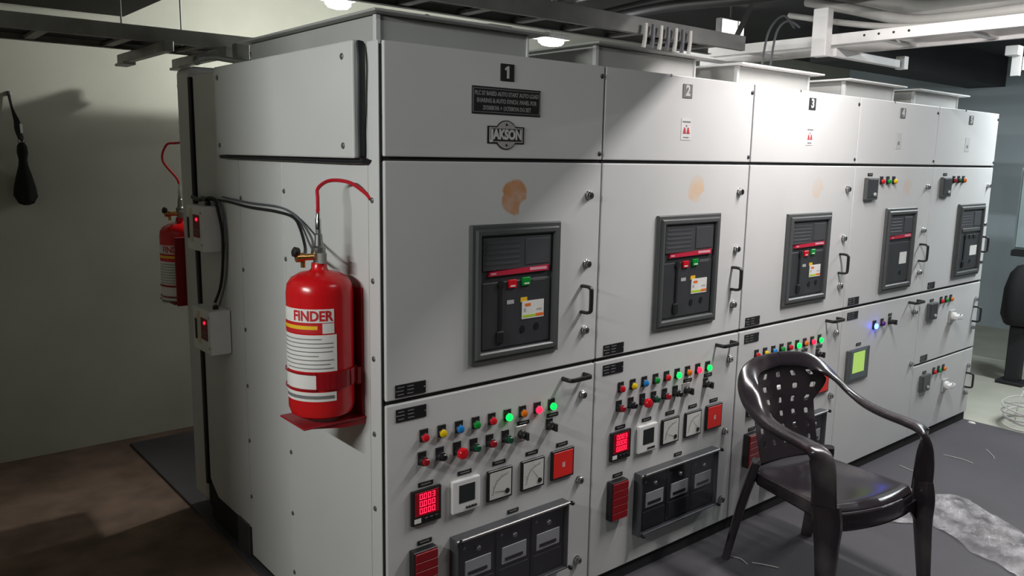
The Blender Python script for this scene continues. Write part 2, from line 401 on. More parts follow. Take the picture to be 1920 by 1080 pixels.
def handle_h(P, x, z, L=.105, so=.042):
    bm = NB(); x0, x1 = x-L/2, x+L/2
    sweep(bm, [(x0, 0, z), (x0, -so*.7, z), (x0+.006, -so, z), (x0+.02, -so-.002, z), (x1-.02, -so-.002, z), (x1-.006, -so, z), (x1, -so*.7, z), (x1, 0, z)],
          [(.008, .006)]*8, [(-1, -.3, 0), (-1, -.3, 0), (-1, -1, 0), (0, -1, 0), (0, -1, 0), (1, -1, 0), (1, -.3, 0), (1, -.3, 0)], 10, 3.0, 4)
    return obj('handle', bm, blackp, P, True)
def screw(P, x, z, y=0.0, r=.0075, axis=(0, -1, 0), m=None, x0=None):
    bm = NB(); lathe(bm, [(r, 0), (r, .002), (r*.7, .004), (0, .0045)], (x if x0 is None else x0, y, z), axis, 12)
    return obj('screw', bm, m or steel, P, True)
SEG7 = {'0': 'abcdef', '3': 'abgcd'}
def digits(x0, z0, w, h, rows):
    bm = NB(); rh = h/len(rows)
    for ri, txt in enumerate(rows):
        zb = z0+h-rh*(ri+1)+rh*.12; H = rh*.74; cx = x0; cw = w/len(txt.replace('.', ''))
        for ch in txt:
            if ch == '.':
                box(bm, cx-cw*.16, cx-cw*.06, -.0142, -.0135, zb, zb+H*.12); continue
            ww = cw*.66; t = H*.10
            pos = {'a': (cx, cx+ww, zb+H-t, zb+H), 'g': (cx, cx+ww, zb+H/2-t/2, zb+H/2+t/2), 'd': (cx, cx+ww, zb, zb+t), 'f': (cx, cx+t, zb+H/2, zb+H), 'b': (cx+ww-t, cx+ww, zb+H/2, zb+H), 'e': (cx, cx+t, zb, zb+H/2), 'c': (cx+ww-t, cx+ww, zb, zb+H/2)}
            for s in SEG7[ch]:
                a, b, c, e = pos[s]; box(bm, a, b, -.0142, -.0135, c, e)
            cx += cw
    return bm
def led_meter(P, x0, x1, z0, z1):
    o = obj('digital_meter', box(NB(), x0, x1, -.012, 0, z0, z1, .003, 2), blackp, P)
    w, h = x1-x0, z1-z0
    obj('window', box(NB(), x0+w*.10, x1-w*.10, -.0134, -.011, z0+h*.26, z1-h*.06, .0008, 1), wine, o)
    obj('digits', digits(x0+w*.25, z0+h*.30, w*.56, h*.62, ['0.003', '0.000', '0.000']), led_red, o, label='glowing red digits')
    b = NB()
    for k in range(3): box(b, x0+w*(.42+.17*k), x0+w*(.53+.17*k), -.0145, -.011, z0+h*.10, z0+h*.18, .001, 1)
    obj('keys', b, plate_k, o)
    obj('sticker', box(NB(), x0+w*.08, x0+w*.30, -.0128, -.0118, z0+h*.07, z0+h*.20), label_w, o)
def lcd_meter(P, x0, x1, z0, z1):
    o = obj('power_meter', box(NB(), x0, x1, -.016, 0, z0, z1, .004, 2), white, P)
    w, h = x1-x0, z1-z0
    obj('screen', box(NB(), x0+w*.22, x1-w*.20, -.0172, -.015, z0+h*.30, z1-h*.14, .0008, 1), lcd_dk, o)
    for k in range(4): obj('button', box(NB(), x0+w*(.47+.105*k), x0+w*(.55+.105*k), -.019, -.015, z0+h*.10, z0+h*.17, .001, 1), blackp, o)
def analog_meter(P, x0, x1, z0, z1, ang):
    o = obj('analog_meter', box(NB(), x0, x1, -.010, 0, z0, z1, .002, 1), blackp, P)
    w, h = x1-x0, z1-z0
    obj('dial', box(NB(), x0+w*.07, x1-w*.07, -.0108, -.009, z0+h*.07, z1-h*.07), meter_face, o)
    px_, pz_ = x1-w*.23, z0+h*.23; b = NB(); R = w*.56
    for k in range(13):
        a = math.radians(90+90*k/12); c, s = math.cos(a), math.sin(a); L = .14 if k % 3 == 0 else .08
        t = Vector((-s, 0, c))*w*.006; p0 = Vector((px_+c*R, -.0113, pz_+s*R)); p1 = Vector((px_+c*R*(1+L), -.0113, pz_+s*R*(1+L)))
        b.faces.new([b.verts.new(q) for q in (p0-t, p0+t, p1+t, p1-t)])
    for k in range(12):
        a0 = math.radians(90+90*k/12); a1 = math.radians(90+90*(k+1)/12)
        b.faces.new([b.verts.new((px_+math.cos(a)*q, -.0113, pz_+math.sin(a)*q)) for a, q in ((a0, R), (a1, R), (a1, R*.985), (a0, R*.985))])
    obj('scale_marks', b, plate_k, o)
    a = math.radians(ang); c, s = math.cos(a), math.sin(a); b = NB(); t = Vector((-s, 0, c))*w*.010
    p0 = Vector((px_-c*w*.08, -.0128, pz_-s*w*.08)); p1 = Vector((px_+c*w*.52, -.0128, pz_+s*w*.52))
    b.faces.new([b.verts.new(q) for q in (p0-t, p0+t, p1+t*.5, p1-t*.5)])
    obj('needle', b, plate_k, o)
    obj('pivot', lathe(NB(), [(w*.085, 0), (w*.085, .003), (0, .0035)], (px_, -.0105, pz_), (0, -1, 0), 14), blackp, o)
def red_square(P, x0, x1, z0, z1):
    o = obj('annunciator_window', box(NB(), x0, x1, -.011, 0, z0, z1, .002, 1), blackp, P); w, h = x1-x0, z1-z0
    obj('window', box(NB(), x0+w*.07, x1-w*.07, -.0125, -.010, z0+h*.07, z1-h*.07, .001, 1), red_sq, o, label='red window')
    b = NB(); box(b, x0+w*.46, x0+w*.49, -.0132, -.0124, z0+h*.42, z0+h*.56); box(b, x0+w*.53, x0+w*.56, -.0132, -.0124, z0+h*.42, z0+h*.56); box(b, x0+w*.46, x0+w*.56, -.0132, -.0124, z0+h*.40, z0+h*.42)
    obj('mark', b, label_w, o)
def red_bank(P, x0, x1, z0, z1):
    o = obj('alarm_annunciator', box(NB(), x0, x1, -.030, 0, z0, z1, .002, 1), blackp, P)
    n = 5; h = (z1-z0-.008)/n
    for k in range(n):
        obj('window', box(NB(), x0+.004, x1-.003, -.036, -.029, z0+.004+h*k+.001, z0+.004+h*(k+1)-.001, .001, 1), red_box, o, label='dark red window')
def relay_case(P, x0, x1, z0, z1):
    o = obj('relay_case', box(NB(), x0, x1, -.004, 0, z0, z1, .002, 1), blackp, P)
    b = NB(); t = .010; s = -.040
    frame_ring(b, x0, x1, z0, z1, t, s, 0, .003)
    obj('cover_frame', b, breaker_mid, o)
    obj('hinge_bar', tube(NB(), [(x0-.004, s-.002, z1-.004), (x1+.006, s-.002, z1-.004)], .006, 10), steel, o, True)
    for xx in (x0+.012, x1+.004):
        for zz in (z0+.006, z1-.004): obj('thumb_screw', lathe(NB(), [(.006, 0), (.008, .006), (.008, .014), (.005, .017), (0, .017)], (xx, s, zz), (0, -1, 0), 12), blackp, o, True)
    w = (x1-x0-.03)/3
    for k in range(3):
        a = x0+.015+w*k
        rb = NB(); box(rb, a+.004, a+w-.004, -.026, -.003, z0+.016, z1-.016, .002, 1)
        box(rb, a+w*.08, a+w*.92, -.030, -.024, z0+.030, z0+(z1-z0)*.36, .003, 2)
        obj('relay', rb, blackp, o)
        lb = NB(); box(lb, a+w*.16, a+w*.86, -.0305, -.026, z0+(z1-z0)*.42, z0+(z1-z0)*.66, .002, 1); obj('relay_label', lb, lightgrey, o)
        lb = NB(); box(lb, a+w*.24, a+w*.74, -.033, -.030, z0+(z1-z0)*.47, z0+(z1-z0)*.51); obj('relay_slot', lb, plate_k, o)
        obj('relay_knob', lathe(NB(), [(.010, 0), (.010, .008), (.007, .012), (0, .012)], (a+w*.5, -.026, z1-.055), (0, -1, 0), 12), steel, o, True)
        obj('relay_screw', lathe(NB(), [(.006, 0), (.006, .004), (0, .005)], (a+w*.14, -.026, z1-.040), (0, -1, 0), 10), steel, o, True)
    obj('cover_pane', box(NB(), x0+t, x1-t, s+.001, s+.003, z0+t, z1-t), acrylic, o, label='clear cover pane')
def breaker(P, x0, x1, z0, z1, style=0):
    w, h = x1-x0, z1-z0; t = .036
    b = NB()
    frame_ring(b, x0, x1, z0, z1, t*.55, -.014, 0, .004); frame_ring(b, x0+t*.42, x1-t*.42, z0+t*.42, z1-t*.42, t*.60, -.023, 0, .005)
    o = obj('circuit_breaker', b, breaker_grey, P)
    a0, a1, c0, c1 = x0+t, x1-t, z0+t, z1-t; W_, H_ = a1-a0, c1-c0
    X = lambda f: a0+W_*f
    Z = lambda f: c0+H_*f
    obj('front_plate', box(NB(), a0, a1, -.006, .002, c0, c1), breaker_dark, o)
    b = NB(); box(b, X(.03), X(.97), -.013, -.004, Z(.70), Z(.985), .002, 1)
    for k in range(5): box(b, X(.06), X(.52), -.0142, -.012, Z(.745+.045*k), Z(.765+.045*k), .0006, 1)
    box(b, X(.60), X(.94), -.016, -.012, Z(.73), Z(.96), .002, 1)
    obj('trip_unit', b, breaker_mid, o)
    obj('body_panel', box(NB(), X(.03), X(.97), -.011, -.004, Z(.02), Z(.60), .003, 2), breaker_dark, o)
    if style < 2:
        b = NB(); prism_xz(b, [(X(.10), Z(.655)), (X(.93), Z(.665)), (X(.93), Z(.715)), (X(.12), Z(.69))], -.016, -.004); obj('brand_strip', b, mat('strip_red', (190, 34, 62), .4), o)
        b = NB(); box(b, X(.66), X(.90), -.0166, -.0155, Z(.678), Z(.702)); box(b, X(.13), X(.20), -.0166, -.0155, Z(.668), Z(.682)); obj('strip_lettering', b, mat('strip_pink', (226, 160, 176), .5), o)
        if style == 0:
            obj('off_button', box(NB(), X(.37), X(.48), -.018, -.009, Z(.535), Z(.61), .002, 1), LENS['red'], o, label='red push button')
            obj('on_button', box(NB(), X(.56), X(.67), -.018, -.009, Z(.545), Z(.62), .002, 1), LENS['green'], o, label='green push button')
            b = NB(); box(b, X(.39), X(.455), -.0186, -.0178, Z(.55), Z(.562)); box(b, X(.58), X(.65), -.0186, -.0178, Z(.56), Z(.572)); obj('button_marks', b, label_w, o)
            b = NB(); box(b, X(.72), X(.92), -.0118, -.0108, Z(.60), Z(.606)); box(b, X(.72), X(.90), -.0118, -.0108, Z(.582), Z(.587)); obj('marking_lines', b, plate_dim, o)
    else:
        obj('trip_visor', box(NB(), X(.10), X(.95), -.016, -.006, Z(.64), Z(.70), .003, 1), breaker_grey, o)
        b = NB()
        for k in range(3): box(b, X(.26+.2*k), X(.36+.2*k), -.016, -.009, Z(.53), Z(.59), .002, 1)
        obj('push_buttons', b, blackp, o)
    if style != 1:
        b = NB(); box(b, X(.245), X(.295), -.016, -.009, Z(.08), Z(.58), .003, 1); lathe(b, [(.013, 0), (.013, .008), (0, .009)], (X(.27), -.010, Z(.575)), (0, -1, 0), 14); box(b, X(.22), X(.31), -.020, -.009, Z(.06), Z(.17), .004, 2)
        obj('charging_lever', b, blackp, o)
    if style == 0:
        b = NB(); box(b, X(.36), X(.455), -.0125, -.0105, Z(.395), Z(.43)); obj('counter_window', b, lightgrey, o)
        b = NB(); box(b, X(.55), X(.64), -.0125, -.0105, Z(.40), Z(.44)); obj('spring_flag', b, yellow_lbl, o)
    sx0, sx1, sz0, sz1 = (X(.57), X(.88), Z(.245), Z(.405)) if style != 1 else (X(.55), X(.83), Z(.28), Z(.45))
    st = obj('sticker', box(NB(), sx0, sx1, -.0132, -.0108, sz0, sz1), label_w, o, label='white card sticker')
    if style == 0:
        sw, sh = sx1-sx0, sz1-sz0
        box_obj = lambda a, b_, c, e, m, n: obj(n, box(NB(), sx0+sw*a, sx0+sw*b_, -.0138, -.013, sz0+sh*c, sz0+sh*e), m, o)
        box_obj(.02, .62, .08, .22, lime_lbl, 'sticker_band'); box_obj(.62, .98, .08, .24, orange_lbl, 'sticker_band')
        box_obj(.12, .38, .70, .86, orange_lbl, 'sticker_logo'); box_obj(.08, .17, .40, .60, lightgrey, 'sticker_print'); box_obj(.66, .9, .42, .52, lightgrey, 'sticker_print')
    for fx in ((.58, .78) if style == 0 else (.62,)):
        obj('keyhole', lathe(NB(), [(.010, 0), (.010, .003), (0, .003)], (X(fx), -.0105, Z(.155 if fx < .7 else .165)), (0, -1, 0), 14, 1.0, 1.35), plate_k, o)
    return o
def feeder_relay(P, x0, x1, z0, z1):
    o = obj('protection_relay', box(NB(), x0, x1, -.020, 0, z0, z1, .003, 1), breaker_grey, P); w, h = x1-x0, z1-z0
    obj('relay_face', box(NB(), x0+w*.10, x1-w*.08, -.0225, -.019, z0+h*.10, z1-h*.06, .002, 1), breaker_dark, o)
    obj('reset_knob', lathe(NB(), [(.010, 0), (.010, .006), (.007, .008), (0, .008)], (x0+w*.66, -.022, z0+h*.24), (0, -1, 0), 14), lightgrey, o, True)
def rotary_isolator(P, x, z):
    o = obj('rotary_isolator', box(NB(), x-.038, x+.038, -.010, 0, z-.040, z+.040, .006, 2), lightgrey, P)
    b = NB(); lathe(b, [(.026, 0), (.026, .016), (.022, .020), (0, .020)], (x, -.010, z), (0, -1, 0), 20)
    box(b, x-.012, x+.036, -.058, -.028, z-.016, z+.016, .008, 3); box(b, x-.040, x-.006, -.050, -.028, z-.013, z+.013, .006, 2)
    obj('isolator_handle', b, white, o)
    obj('padlock_slot', box(NB(), x-.006, x+.006, -.056, -.050, z+.010, z+.020, .002, 1), blackp, o)

# ------------------------------------------------------------------ the five panels
XS = [0.0, 0.9, 1.8, 2.7, 3.588, 4.45]
TOP, S1, S2, S3 = 1.993, 1.665, 0.936, 0.497
STAIN = [(.497, 1.547, .060, 1.0), (.545, 1.560, .056, .55), (.562, 1.555, .052, .32), (.585, 1.552, .052, .34), None]
PANEL_LABEL = ['light grey switchgear panel numbered 1, nearest, with the round-ended badge',
               'light grey switchgear panel numbered 2, between panels 1 and 3',
               'light grey switchgear panel numbered 3, its lower half behind the plastic chair',
               'light grey switchgear panel numbered 4, with the green screen and blue lamp',
               'light grey switchgear panel numbered 5, farthest, with two rotary switches']
panels = []
def door(P, name, x0, x1, z0, z1, m=paint):
    b = NB(); box(b, x0, x1, 0.0, 0.022, z0, z1, .0035, 2); return obj(name, b, m, P)
for i in range(5):
    w = XS[i+1]-XS[i]
    P = thing('switchgear_panel', PANEL_LABEL[i], 'switchgear panel', (XS[i], 0, 0), 0, 'row of switchgear panels'); panels.append(P)
    x0, x1 = .004, w-.004
    if i == 0: x0 = .010
    obj('carcass', box(NB(), .001 if i else .006, w-.001, .023, 1.56, .055, TOP-.006, .002, 1), paint, P)
    obj('plinth', box(NB(), .004, w-.001, .012, 1.55, 0.0, .055), dark_gap, P)
    b = NB(); box(b, x0, x1, .012, .0228, S1-.012, S1+.012); box(b, x0, x1, .012, .0228, S2-.012, S2+.012)
    if i == 4: box(b, x0, x1, .012, .0228, S3-.010, S3+.010)
    box(b, x1-.002, w+.001, .014, .0228, .06, TOP-.01)
    obj('seam_gasket', b, dark_gap, P)
    ud = door(P, 'top_cover', x0, x1, S1+.006, TOP)
    for zz in (1.958, 1.692): screw(ud, x1-.012, zz, 0, .0085, m=mat('screw_dark', (70, 70, 72), .4, .6))
    if i: screw(ud, x0+.35, TOP-.004, 0.0, .005)
    st = STAIN[i]
    bd = door(P, 'breaker_door', x0, x1, S2+.007, S1-.006, paint_stained('grey_paint_stained_%d' % i, *st, 3.1*(i+1)) if st else paint)
    # number plate
    nx = (.457, .456, .457, .451, .440)[i]
    npl = obj('number_plate', box(NB(), nx-.028, nx+.028, -.003, 0, 1.911, 1.964, .001, 1), plate_k if i in (0, 2) else mat('plate_worn_%d' % i, (92, 90, 90) if i != 1 else (120, 118, 116), .4), P)
    if i == 0:
        nb_ = prism_xz(NB(), [(nx-.003, 1.9195), (nx+.006, 1.9195), (nx+.006, 1.957), (nx-.001, 1.957), (nx-.012, 1.949), (nx-.009, 1.9435), (nx-.003, 1.947)], -.0040, -.0028)
    else: nb_ = text_front(str(i+1), .054, nx, -.0032, 1.9375, bold=.0022)
    obj('numeral', nb_, plate_txt, npl)
    # breaker
    bx = ((.314, .698), (.309, .703), (.311, .692), (.354, .706), (.383, .768))[i]
    breaker(P, bx[0], bx[1], 1.010 if i < 3 else .990, 1.462 if i < 2 else 1.440, (0, 0, 0, 1, 2)[i])
    for zz in (1.546, 1.303, 1.062): lock(P, w-.066, zz)
    handle_v(P, w-.078, 1.178)
    if i < 4:
        plate(P, .040, .150, .950, .990); 
    if i < 3:
        obj('instrument_door', NB() if False else box(NB(), x0, x1, 0, .022, .060, S2-.007, .0035, 2), paint, P)
        plate(P, .042, .152, .872, .913)
        handle_h(P, .788, .896); lock(P, .834, .820); lock(P, .832, .491); lock(P, .836, .170)
        for k, c in enumerate(('red', 'yellow', 'blue', 'green', 'red', 'lit_green', 'orange', 'lit_red', 'lit_green')):
            lamp(P, .143+.0675*k, .806, c, lab='lit lens' if 'lit' in c else None)
        zr = .732
        push_button(P, .136, zr, 'darkred'); push_button(P, .203, zr, 'black'); mushroom(P, .271, zr)
        push_button(P, .338, zr, 'darkgreen'); push_button(P, .405, zr, 'darkred'); push_button(P, .473, zr, 'darkgreen' if i == 0 else 'black', .034)
        selector(P, .542, zr, silver); selector(P, .675, zr+.004)
        small_tag(P, .553, .770, .055); small_tag(P, .690, .772, .055)
        led_meter(P, .092, .204, .522, .638); lcd_meter(P, .246, .358, .520, .633)
        analog_meter(P, .395, .503, .520, .630, 172 if i == 0 else 160); analog_meter(P, .544, .652, .520, .630, 128)
        red_square(P, .686, .796, .523, .634)
        for tx in (.150, .303, .448, .596, .741): small_tag(P, tx, .651, .056)
        red_bank(P, .088, .178, .285, .443); small_tag(P, .146, .457, .055)
        relay_case(P, .246, .752, .178, .440); small_tag(P, .514, .458, .050)
    elif i == 3:
        obj('control_door', box(NB(), x0, x1, 0, .022, .060, S2-.007, .0035, 2), paint, P)
        plate(P, .045, .155, .872, .913)
        handle_h(P, .790, .896); lock(P, .818, .832)
        lamp(P, .345, .807, 'lit_blue', lab='lit blue lens', s=1.15); lamp(P, .430, .812, 'magenta'); lock(P, .838, .520)
        selector(P, .520, .812); small_tag(P, .520, .850, .04)
        h = obj('touch_screen', box(NB(), .066, .302, -.012, 0, .532, .708, .004, 2), breaker_grey, P, label='grey framed green display')
        obj('bezel', box(NB(), .100, .272, -.0135, -.011, .545, .700, .002, 1), mat('bezel_blue', (74, 88, 96), .35), h)
        obj('screen', box(NB(), .124, .246, -.0145, -.013, .578, .690), lcd_green, h)
        small_tag(P, .190, .728, .05)
    else:
        b = NB(); box(b, x0, x1, 0, .022, S3+.006, S2-.007, .0035, 2); obj('feeder_door', b, paint, P)
        b = NB(); box(b, x0, x1, 0, .022, .060, S3-.006, .0035, 2); obj('feeder_door', b, paint, P)
        for z0 in (.810, .370):
            feeder_relay(P, .090, .205, z0-.048, z0+.055); small_tag(P, .150, z0+.068, .05)
            for k, c in enumerate(('red', 'green', 'orange')): lamp(P, .278+.0675*k, z0+.050, c)
            rotary_isolator(P, .455, z0-.062)
            handle_v(P, w-.070, z0-.085); lock(P, w-.062, z0+.010 if z0 > .5 else z0+.010); lock(P, w-.062, z0-.175)
        plate(P, .075, .165, .512, .548); plate(P, .075, .165, .952, .990)
    if i >= 3:
        feeder_relay(P, .098, .216, 1.490, 1.602); small_tag(P, .155, 1.618, .05)
        for k, c in enumerate(('red', 'green', 'yellow') if i == 3 else ('darkred', 'darkgreen', 'orange')): lamp(P, .278+.0675*k, 1.582, c)
    if i in (1, 2, 3, 4):
        wx = (0, .459, .455, .43, .42)[i]
        s = obj('warning_sticker', box(NB(), wx-.030, wx+.030, -.0015, 0, 1.752, 1.834), mat('sticker_pale_%d' % i, (216, 214, 212) if i < 3 else (190, 190, 188), .5), P)
        if i < 3:
            b = NB()
            for sx_ in (-.011, .011):
                b.faces.new([b.verts.new((wx+sx_+q[0], -.0022, 1.776+q[1])) for q in ((-.010, 0), (.010, 0), (.003, .024), (-.003, .024))])
            obj('warning_mark', b, mat('mark_red', (186, 60, 66), .5), s)
            b = NB(); box(b, wx-.024, wx+.024, -.0022, -.0014, 1.819, 1.824); box(b, wx-.018, wx+.016, -.0022, -.0014, 1.760, 1.764); box(b, wx-.004, wx+.004, -.0022, -.0014, 1.803, 1.809)
            obj('print_lines', b, plate_dim, s)
        else:
            b = NB(); box(b, wx-.010, wx+.010, -.0022, -.0014, 1.772, 1.790); obj('warning_mark', b, plate_dim, s)

# badge and title plate on panel 1
P = panels[0]
tp = obj('title_plate', box(NB(), .318, .598, -.003, 0, 1.806, 1.890, .001, 1), plate_k, P)
bm = NB()
box(bm, .322, .594, -.0036, -.0028, 1.883, 1.8845); box(bm, .322, .594, -.0036, -.0028, 1.8115, 1.813); box(bm, .322, .3235, -.0036, -.0028, 1.8115, 1.8845); box(bm, .5925, .594, -.0036, -.0028, 1.8115, 1.8845)
for k, t in enumerate(('PLC S7 BASED AUTO START AUTO LOAD', 'SHARING & AUTO SYNCH. PANEL FOR', '3X500KVA + 1X750KVA DG SET')):
    merge(bm, text_front(t, .0180, .458, -.0032, 1.869-.022*k, sx=.78, depth=.0004, bold=.0005))
obj('lettering', bm, mat('title_lettering', (140, 138, 138), .5), tp)
bg_bm = NB()
cx, cz = .455, 1.744
def badge_outline(s):
    pts = []; hw, hh, R = .075*s+(s-1)*.02, .027*s+(s-1)*.03, .046*s
    a = math.asin(min(1, hh/R)); n = 10
    pts += [(cx+hw, cz-hh), (cx+hw, cz+hh)]
    for k in range(n+1):
        t = a+(PI-2*a)*k/n; pts.append((cx+R*math.cos(t), cz+R*math.sin(t)))
    pts += [(cx-hw, cz+hh), (cx-hw, cz-hh)]
    for k in range(n+1):
        t = PI+a+(PI-2*a)*k/n; pts.append((cx+R*math.cos(t), cz+R*math.sin(t)))
    return pts
bd = obj('maker_badge', prism_xz(bg_bm, badge_outline(1.0), -.003, 0), plate_k, P)
obj('badge_face', prism_xz(NB(), badge_outline(.93), -.0042, -.002), silver, bd)
obj('badge_field', box(NB(), cx-.063, cx+.063, -.0050, -.004, cz-.0195, cz+.0195), mat('badge_dark', (44, 38, 40), .4), bd)
bm = text_front('JAKSON', .041, cx, -.0054, cz, bold=.0020, sx=.84); obj('lettering', bm, plate_txt, bd)
b = NB()
for s in (1, -1): lathe(b, [(.0045, 0), (.0035, .0015), (0, .0015)], (cx, -.004, cz+s*.032), (0, -1, 0), 10)
obj('rivets', b, plate_k, bd)

# side of panel 1
def side_panel(y0, y1, z0, z1, bolts, name='side_panel'):
    b = NB(); box(b, -.004, .0065, y0, y1, z0, z1, .0015, 1); o = obj(name, b, paint, panels[0])
    for yy, zz in bolts: screw(o, 0, zz, yy, .0085, (-1, 0, 0), mat('bolt_dull', (112, 112, 110), .4, .6), x0=-.004)
    return o
obj('side_gap', box(NB(), .0, .0062, .010, 1.57, .06, TOP-.01), dark_gap, panels[0])
zb = [1.544, 1.306, 1.069, .833, .592, .354, .118]
side_panel(.0105, .0705, .02, TOP, [(.047, z) for z in zb], 'corner_strip')
side_panel(.0735, .663, .02, TOP-.004, [(.652, z) for z in zb])
side_panel(.666, 1.060, .02, TOP-.004, [(1.048, z) for z in (1.50, 1.22, .98, .75, .52, .28)])
b = NB(); prism_yz(b, [(1.063, .14), (1.063, TOP-.004), (1.535, TOP-.004), (1.535, .20), (1.44, .14)], -.004, .0065); sp3 = obj('side_panel', b, paint, panels[0])
screw(sp3, 0, 1.68, 1.23, .0085, (-1, 0, 0), mat('bolt_dull', (112, 112, 110), .4, .6), x0=-.004)
obj('foot_cover', box(NB(), -.012, .02, 1.075, 1.20, .0, .145, .004, 1), mat('foot_dark', (64, 64, 66), .5), panels[0])
cv = obj('side_cover', box(NB(), -.040, -.0045, .088, 1.185, 1.664, TOP+.004, .005, 2), paint, panels[0])
for yy in (.150, 1.15):
    for zz in (1.955, 1.700): screw(cv, 0, zz, yy, .0095, (-1, 0, 0), mat('bolt_dull', (112, 112, 110), .4, .6), x0=-.040)
b = NB(); sweep(b, [(-.018, 1.19, 1.656), (-.018, .6, 1.655), (-.018, .095, 1.655), (-.016, .082, 1.668), (-.018, .080, 1.75), (-.022, .070, 1.86), (-.024, .066, 1.94), (-.018, .082, 1.992)], [(.012, .007)]*8, [(0, 0, -1)]*3+[(0, -1, -.6)]+[(0, -1, 0)]*4, 10, 2.4, 5)
obj('edge_gasket', b, rubber, panels[0], True, 'black rubber edging')
b = NB(); sweep(b, [(-.006, 1.56, 0.17), (-.006, 1.56, 1.0), (-.008, 1.562, 1.5), (-.006, 1.565, 1.985)], [(.016, .009)]*4, [(-1, 0, 0)]*4, 10, 2.4, 4)
obj('rear_gasket', b, rubber, panels[0], True, 'black rubber strip')
b = NB(); box(b, -.004, .88, 1.578, 1.765, .06, 2.035, .03, 4); rc = obj('rear_cover', b, paint, panels[0])
for zz in (1.96, 1.80, 1.76): screw(rc, .012, zz, 1.766, .009, (0, 1, 0))

# housings on the panel tops
TOPN = ['plain dull top housing above panel 1, beside the lit lamp', 'top housing with overhanging lid above panel 2, under dropped cables', 'brightly lit top housing with pale thin lid above panel 3', 'dim top housing with lid above panel 4', 'small top housing with lid above panel 5, farthest']
TB = [(.075, .665), (1.0, 1.58), (1.88, 2.46), (2.80, 3.33), (3.585, 4.17)]
for i, (a, c) in enumerate(TB):
    T = thing('busbar_housing', TOPN[i], 'cabinet top housing', ((a+c)/2, .15, TOP), 0, 'housings on the panel tops')
    hw = (c-a)/2
    obj('housing_body', box(NB(), -hw, hw, 0, .95, 0, .094, .003, 1), paint_top, T)
    b = NB(); box(b, -hw-.035, hw+.065, -.05, 1.0, .095, .103, .002, 1); obj('housing_lid', b, paint_top if i < 2 else trayp, T)
    obj('corner_flange', box(NB(), hw-.004, hw+.006, -.006, .012, 0, .094, .002, 1), paint, T); obj('corner_flange', box(NB(), -hw-.006, -hw+.012, -.006, .012, 0, .094, .002, 1), paint, T)

